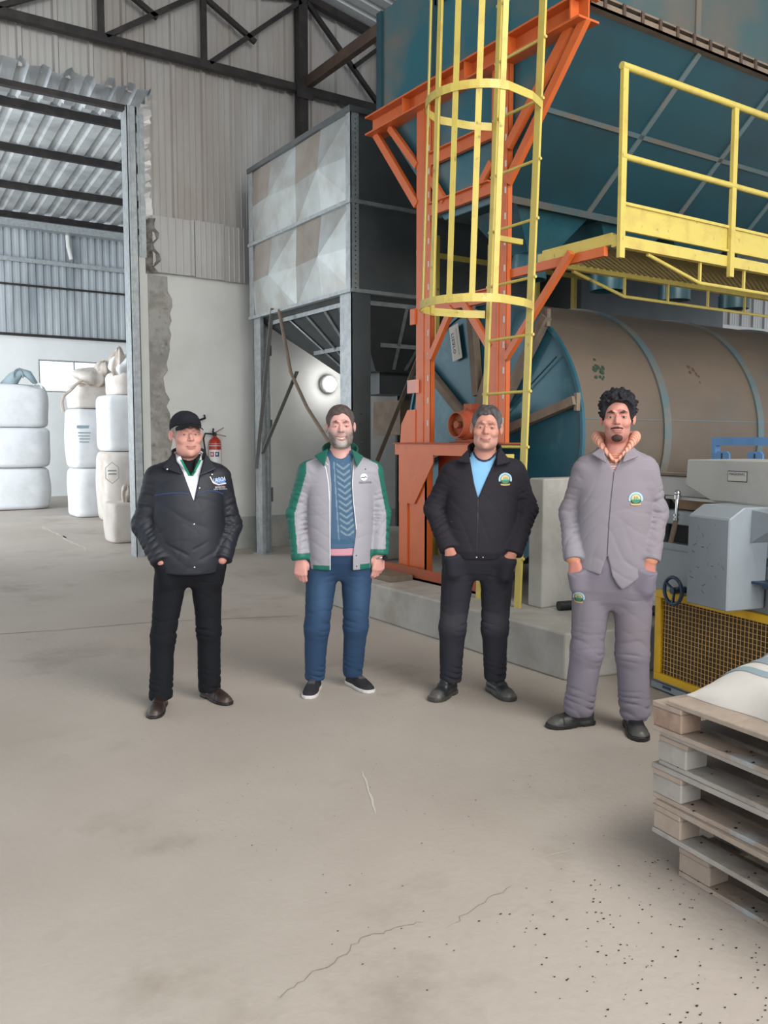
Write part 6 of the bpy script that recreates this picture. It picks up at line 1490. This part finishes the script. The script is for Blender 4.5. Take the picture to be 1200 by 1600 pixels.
snap(jf, .038, .872, lg, 'zip_pull'); snap(jf, .075, .872, lg, r=.004); snap(jf, -.11, 1.075, lg, m='dark_steel', r=.005)

# ------------------------------------------------------------------ 4: tall curly haired man in grey workwear
T4 = [(.75, .03, 0, .20, .135), (.85, .03, 0, .2, .14), (1.0, .03, 0, .196, .14), (1.15, .03, 0, .19, .135), (1.30, .03, .005, .19, .125), (1.40, .03, .01, .175, .112), (1.46, .03, .018, .14, .098), (1.50, .03, .022, .10, .086), (1.525, .03, .025, .08, .078)]
AL4 = [(-.12, .015, 1.39), (-.197, .035, 1.16), (-.172, -.07, .935)]; AR4 = [(.18, .015, 1.395), (.243, .035, 1.17), (.212, -.065, .94)]
LS4 = dict(pelvis=[(.655, .03, 0, .03, .05), (.70, .03, 0, .09, .085), (.76, .03, 0, .15, .108), (.84, .03, 0, .19, .122), (.90, .03, 0, .198, .13), (1.0, .03, 0, .18, .12)], hipL=(-.072, .01, .82), kneeL=(-.096, .0, .42), ankL=(-.134, .01, .11), hipR=(.135, .01, .82), kneeR=(.138, .0, .42), ankR=(.158, .02, .11),
           r=(.108, .084, .080), bag=.009, top=1.0, bottom=.06, col='#746e79', col2='#7d7782', cfn=lambda p, c: mixc(c, C3('#85786f'), np.clip(np.exp(-((p[:, 2] - .6) / .16) ** 2) * (p[:, 1] < 0) * (.5 + .5 * wob(p, 9, 5, 6, 2)), 0, 1) * .35),
           pockets=1, zp=(.850, .865),
           creases=[((-.2, -.1, .855), (-.12, -.14, .83), .004, .005), ((.26, -.09, .87), (.2, -.13, .84), .004, .005), ((.012, -.14, .87), (.01, -.13, .68), .004, .004), ((.1, -.14, .80), (.24, -.11, .80), .005, .002), ((-.02, -.13, .68), (-.14, -.12, .62), .008, .006), ((.03, -.13, .69), (.15, -.12, .74), .008, .006)])
def hem4(x): return np.interp(x, [-.25, -.18, -.06, -.034, .0, .03, .076, .11, .2, .26], [.90, .885, .86, .85, .86, .83, .778, .80, .875, .90])
gap4a = lambda p: vgap(p, [(1.385, .022, .024), (1.44, -.005, .05), (1.50, -.03, .085), (1.6, -.05, .11)], .03)
gap4b = lambda p: np.maximum(np.maximum(np.interp(p[:, 2], [.77, .85, .955], [-.045, -.036, -.002]) - p[:, 0], p[:, 0] - np.interp(p[:, 2], [.77, .85, .955], [.072, .026, .0])), np.maximum(p[:, 2] - .955, p[:, 1] + .045))
cuff4L = lambda p: (p - A_(-.172, -.07, .915)) @ nrm(A_(.025, -.105, -.225))
cuff4R = lambda p: (p - A_(.212, -.065, .925)) @ nrm(A_(-.03, -.1, -.23))
def or4(p):
    d = smax(loft(p, shrink(T4, .016), 2.3), .875 - p[:, 2], .006)
    d = np.maximum(d, -cap(p, (.03, .0, 1.54), (.03, -.13, 1.515), .058, .048))
    for A, cz in ((AL4, .885), (AR4, .90)):
        e = chain(p, A, [.06, .05, .044], .02) + limb_folds(p, A[1], A[2], .003, .02, 1, .98, .15); e = smax(e, cz - p[:, 2], .006); d = np.minimum(d, e)
    return d
def or4c(p):
    c = np.tile(C3('#cf8e72'), (len(p), 1)); z = p[:, 2]
    st = sstep(np.sin(2 * PI * z / .012), -.2, .4) * (z > 1.3); c = mixc(c, C3('#6e4a48'), st * .55)
    return mixc(c, C3('#c9c4c8'), (z > 1.36) * (z < 1.425) * (np.sin(2 * PI * z / .012) < .1) * .8)
def hood4(p):
    # rolled hood lying round the neck, open at the front
    c = A_(.03, .03); a = np.arctan2(p[:, 0] - c[0], -(p[:, 1] - c[1])); r = np.hypot(p[:, 0] - c[0], p[:, 1] - c[1])
    aa = np.abs(a); R = np.interp(aa, [0, .5, 1.2, 2.2, 3.14], [.118, .104, .092, .108, .12]); Z = np.interp(aa, [0, .35, .9, 1.6, 2.4, 3.14], [1.435, 1.475, 1.53, 1.565, 1.56, 1.54]); th = np.interp(aa, [0, .4, 1.2, 3.14], [.010, .017, .028, .034])
    d = np.hypot((r - R) * 1.15, p[:, 2] - Z) - th
    return d + .0022 * np.sin(a * 34 + p[:, 2] * 60)
def hood4c(p):
    a = np.arctan2(p[:, 0] - .03, -(p[:, 1] - .03)); s = np.sin(a * 34 + p[:, 2] * 60 + np.hypot(p[:, 0] - .03, p[:, 1]) * 50)
    return mixc(np.tile(C3('#d79c86'), (len(p), 1)), C3('#8f564b'), sstep(s, .45, .8) * .7)
def curly(H):
    f = hair_sdf(H, .012, .0045, [(-.12, .082), (-.088, .079), (-.066, .073), (-.056, .056), (-.046, .0), (-.033, -.02), (-.02, -.002), (-.005, .02), (.03, .018), (.045, -.02), (.07, -.06), (.12, -.07)], top=.017, seed=3, fr=150)
    return f
def beard4(H, kind):
    def f(P):
        p = H.to(P); d = H.skull(p) - .003 + .001 * wob(p, 300, 280, 260, 1); d = smin(d, ell(p, (0, -.08, -.1), (.022, .018, .018)), .01)
        ch = ell(p, (0, -.09, -.102), (.03, .032, .021)); d1 = smax(d, ch, .004)
        ax = np.abs(p[:, 0]); mu = cap(np.stack([ax, p[:, 1], p[:, 2]], -1), (.003, -.1, -.0500), (.027, -.091, -.0535), .0060, .0040)
        return (mu + .0007 * wob(p, 500, 400, 450, 2) if kind else d1) * H.sc
    return f
P4 = make_person(dict(at=(3.46, 3.07), label='tall man with curly black hair in grey workwear over an orange striped hooded shirt', head=dict(pos=(.036, -.02, 1.662), yaw=-.03, pitch=0, roll=-.01, sc=1.06, wd=.95, jaw=.92, smile=.5, open=.0048, mw=.023, curve=5, nose=1.0, brow=.95, nl=.0014, ear=1.12),
    neckbase=(.03, .02, 1.46), neckr=.058, torso=T4, armL=AL4, armR=AR4, ar=[.064, .057, .054], legs=LS4, skin='#bf8577', brow='#2a1d1a', lip='#a5655e', iris='#2a1c16',
    beard=lambda p: np.clip(sstep(-p[:, 2] + .3 * np.abs(p[:, 0]), .05, .085) * (p[:, 1] < .0), 0, 1) * .22 * (p[:, 2] > -.125), beardc='#5a3c34',
    hands=[((-.165, -.085, .905), (.1, .08, -1), (-.25, -1, .1), (1, 0, 0), .3, 1.02), ((.208, -.08, .91), (-.08, .08, -1), (.3, -1, .1), (-1, 0, 0), .3, 1.02)],
    hair=[dict(n='hair', f=curly, c='#17161a', c2='#2d2c33', mixn=.6), dict(n='goatee', f=lambda H: beard4(H, 0), c='#3d2a25', c2='#5a3d35', mixn=.5), dict(n='moustache', f=lambda H: beard4(H, 1), c='#3d2a25', c2='#5a3d35', mixn=.5)],
    jacket=dict(hem=hem4, rum=.003, cuff=[cuff4L, cuff4R], gaps=[gap4a, gap4b], seed=9, colf=lambda p: mixc(np.tile(C3('#88848c'), (len(p), 1)), C3('#827a80'), np.clip(.5 + .4 * wob(p, 6, 9, 5, 3), 0, 1)), neckhole=.078,
        lapels=[lap((-.035, -.05, 1.51), (-.085, -.075, 1.475), (-.02, -.128, 1.435), .005, .005), lap((.09, -.05, 1.505), (.135, -.08, 1.465), (.07, -.125, 1.44), .005, .006)],
        creases=[((.024, -.14, 1.39), (.006, -.15, 1.15), .0035, .005), ((.006, -.15, 1.15), (.0, -.15, .95), .0035, .005), ((-.125, -.11, 1.36), (-.135, -.13, .98), .006, .009), ((.2, -.11, 1.36), (.195, -.13, .98), .006, .009), ((-.06, -.15, 1.2), (-.12, -.14, 1.02), .010, .005), ((.06, -.15, 1.16), (.13, -.14, .98), .012, .005), ((-.17, -.12, .93), (-.06, -.15, .90), .008, .006), ((.2, -.12, .93), (.10, -.15, .86), .008, .006), ((-.1, -.12, 1.33), (-.12, -.12, 1.2), .006, .005), ((.08, -.15, 1.215), (.16, -.14, 1.2), .003, .002)]),
    shirts=[dict(n='hooded_shirt', f=or4, c=or4c, b=[-.3, .33, -.2, .16, .85, 1.56]), dict(n='hood', f=hood4, c=hood4c, b=[-.16, .22, -.16, .22, 1.38, 1.63])],
    shoes=[((-.06, .07), (-.295, -.075), '#2a2a2b', '#1f1e1d', 'boot'), ((.135, .12), (.19, -.17), '#1f2022', '#19191a', 'boot')]))
mat('seam_grey', '#4c484f', .9)
strip_on('placket_seam', [(.024, 1.385), (.012, 1.25), (.004, 1.12), (-.001, .96)], .0035, P4['jk'], M['seam_grey'], P4['jacket'], .002)
emblem(P4['jk'], .134, 1.248, .68, P4['jacket'])
emblem(P4['tf'], -.142, .722, .62, P4['trousers'])
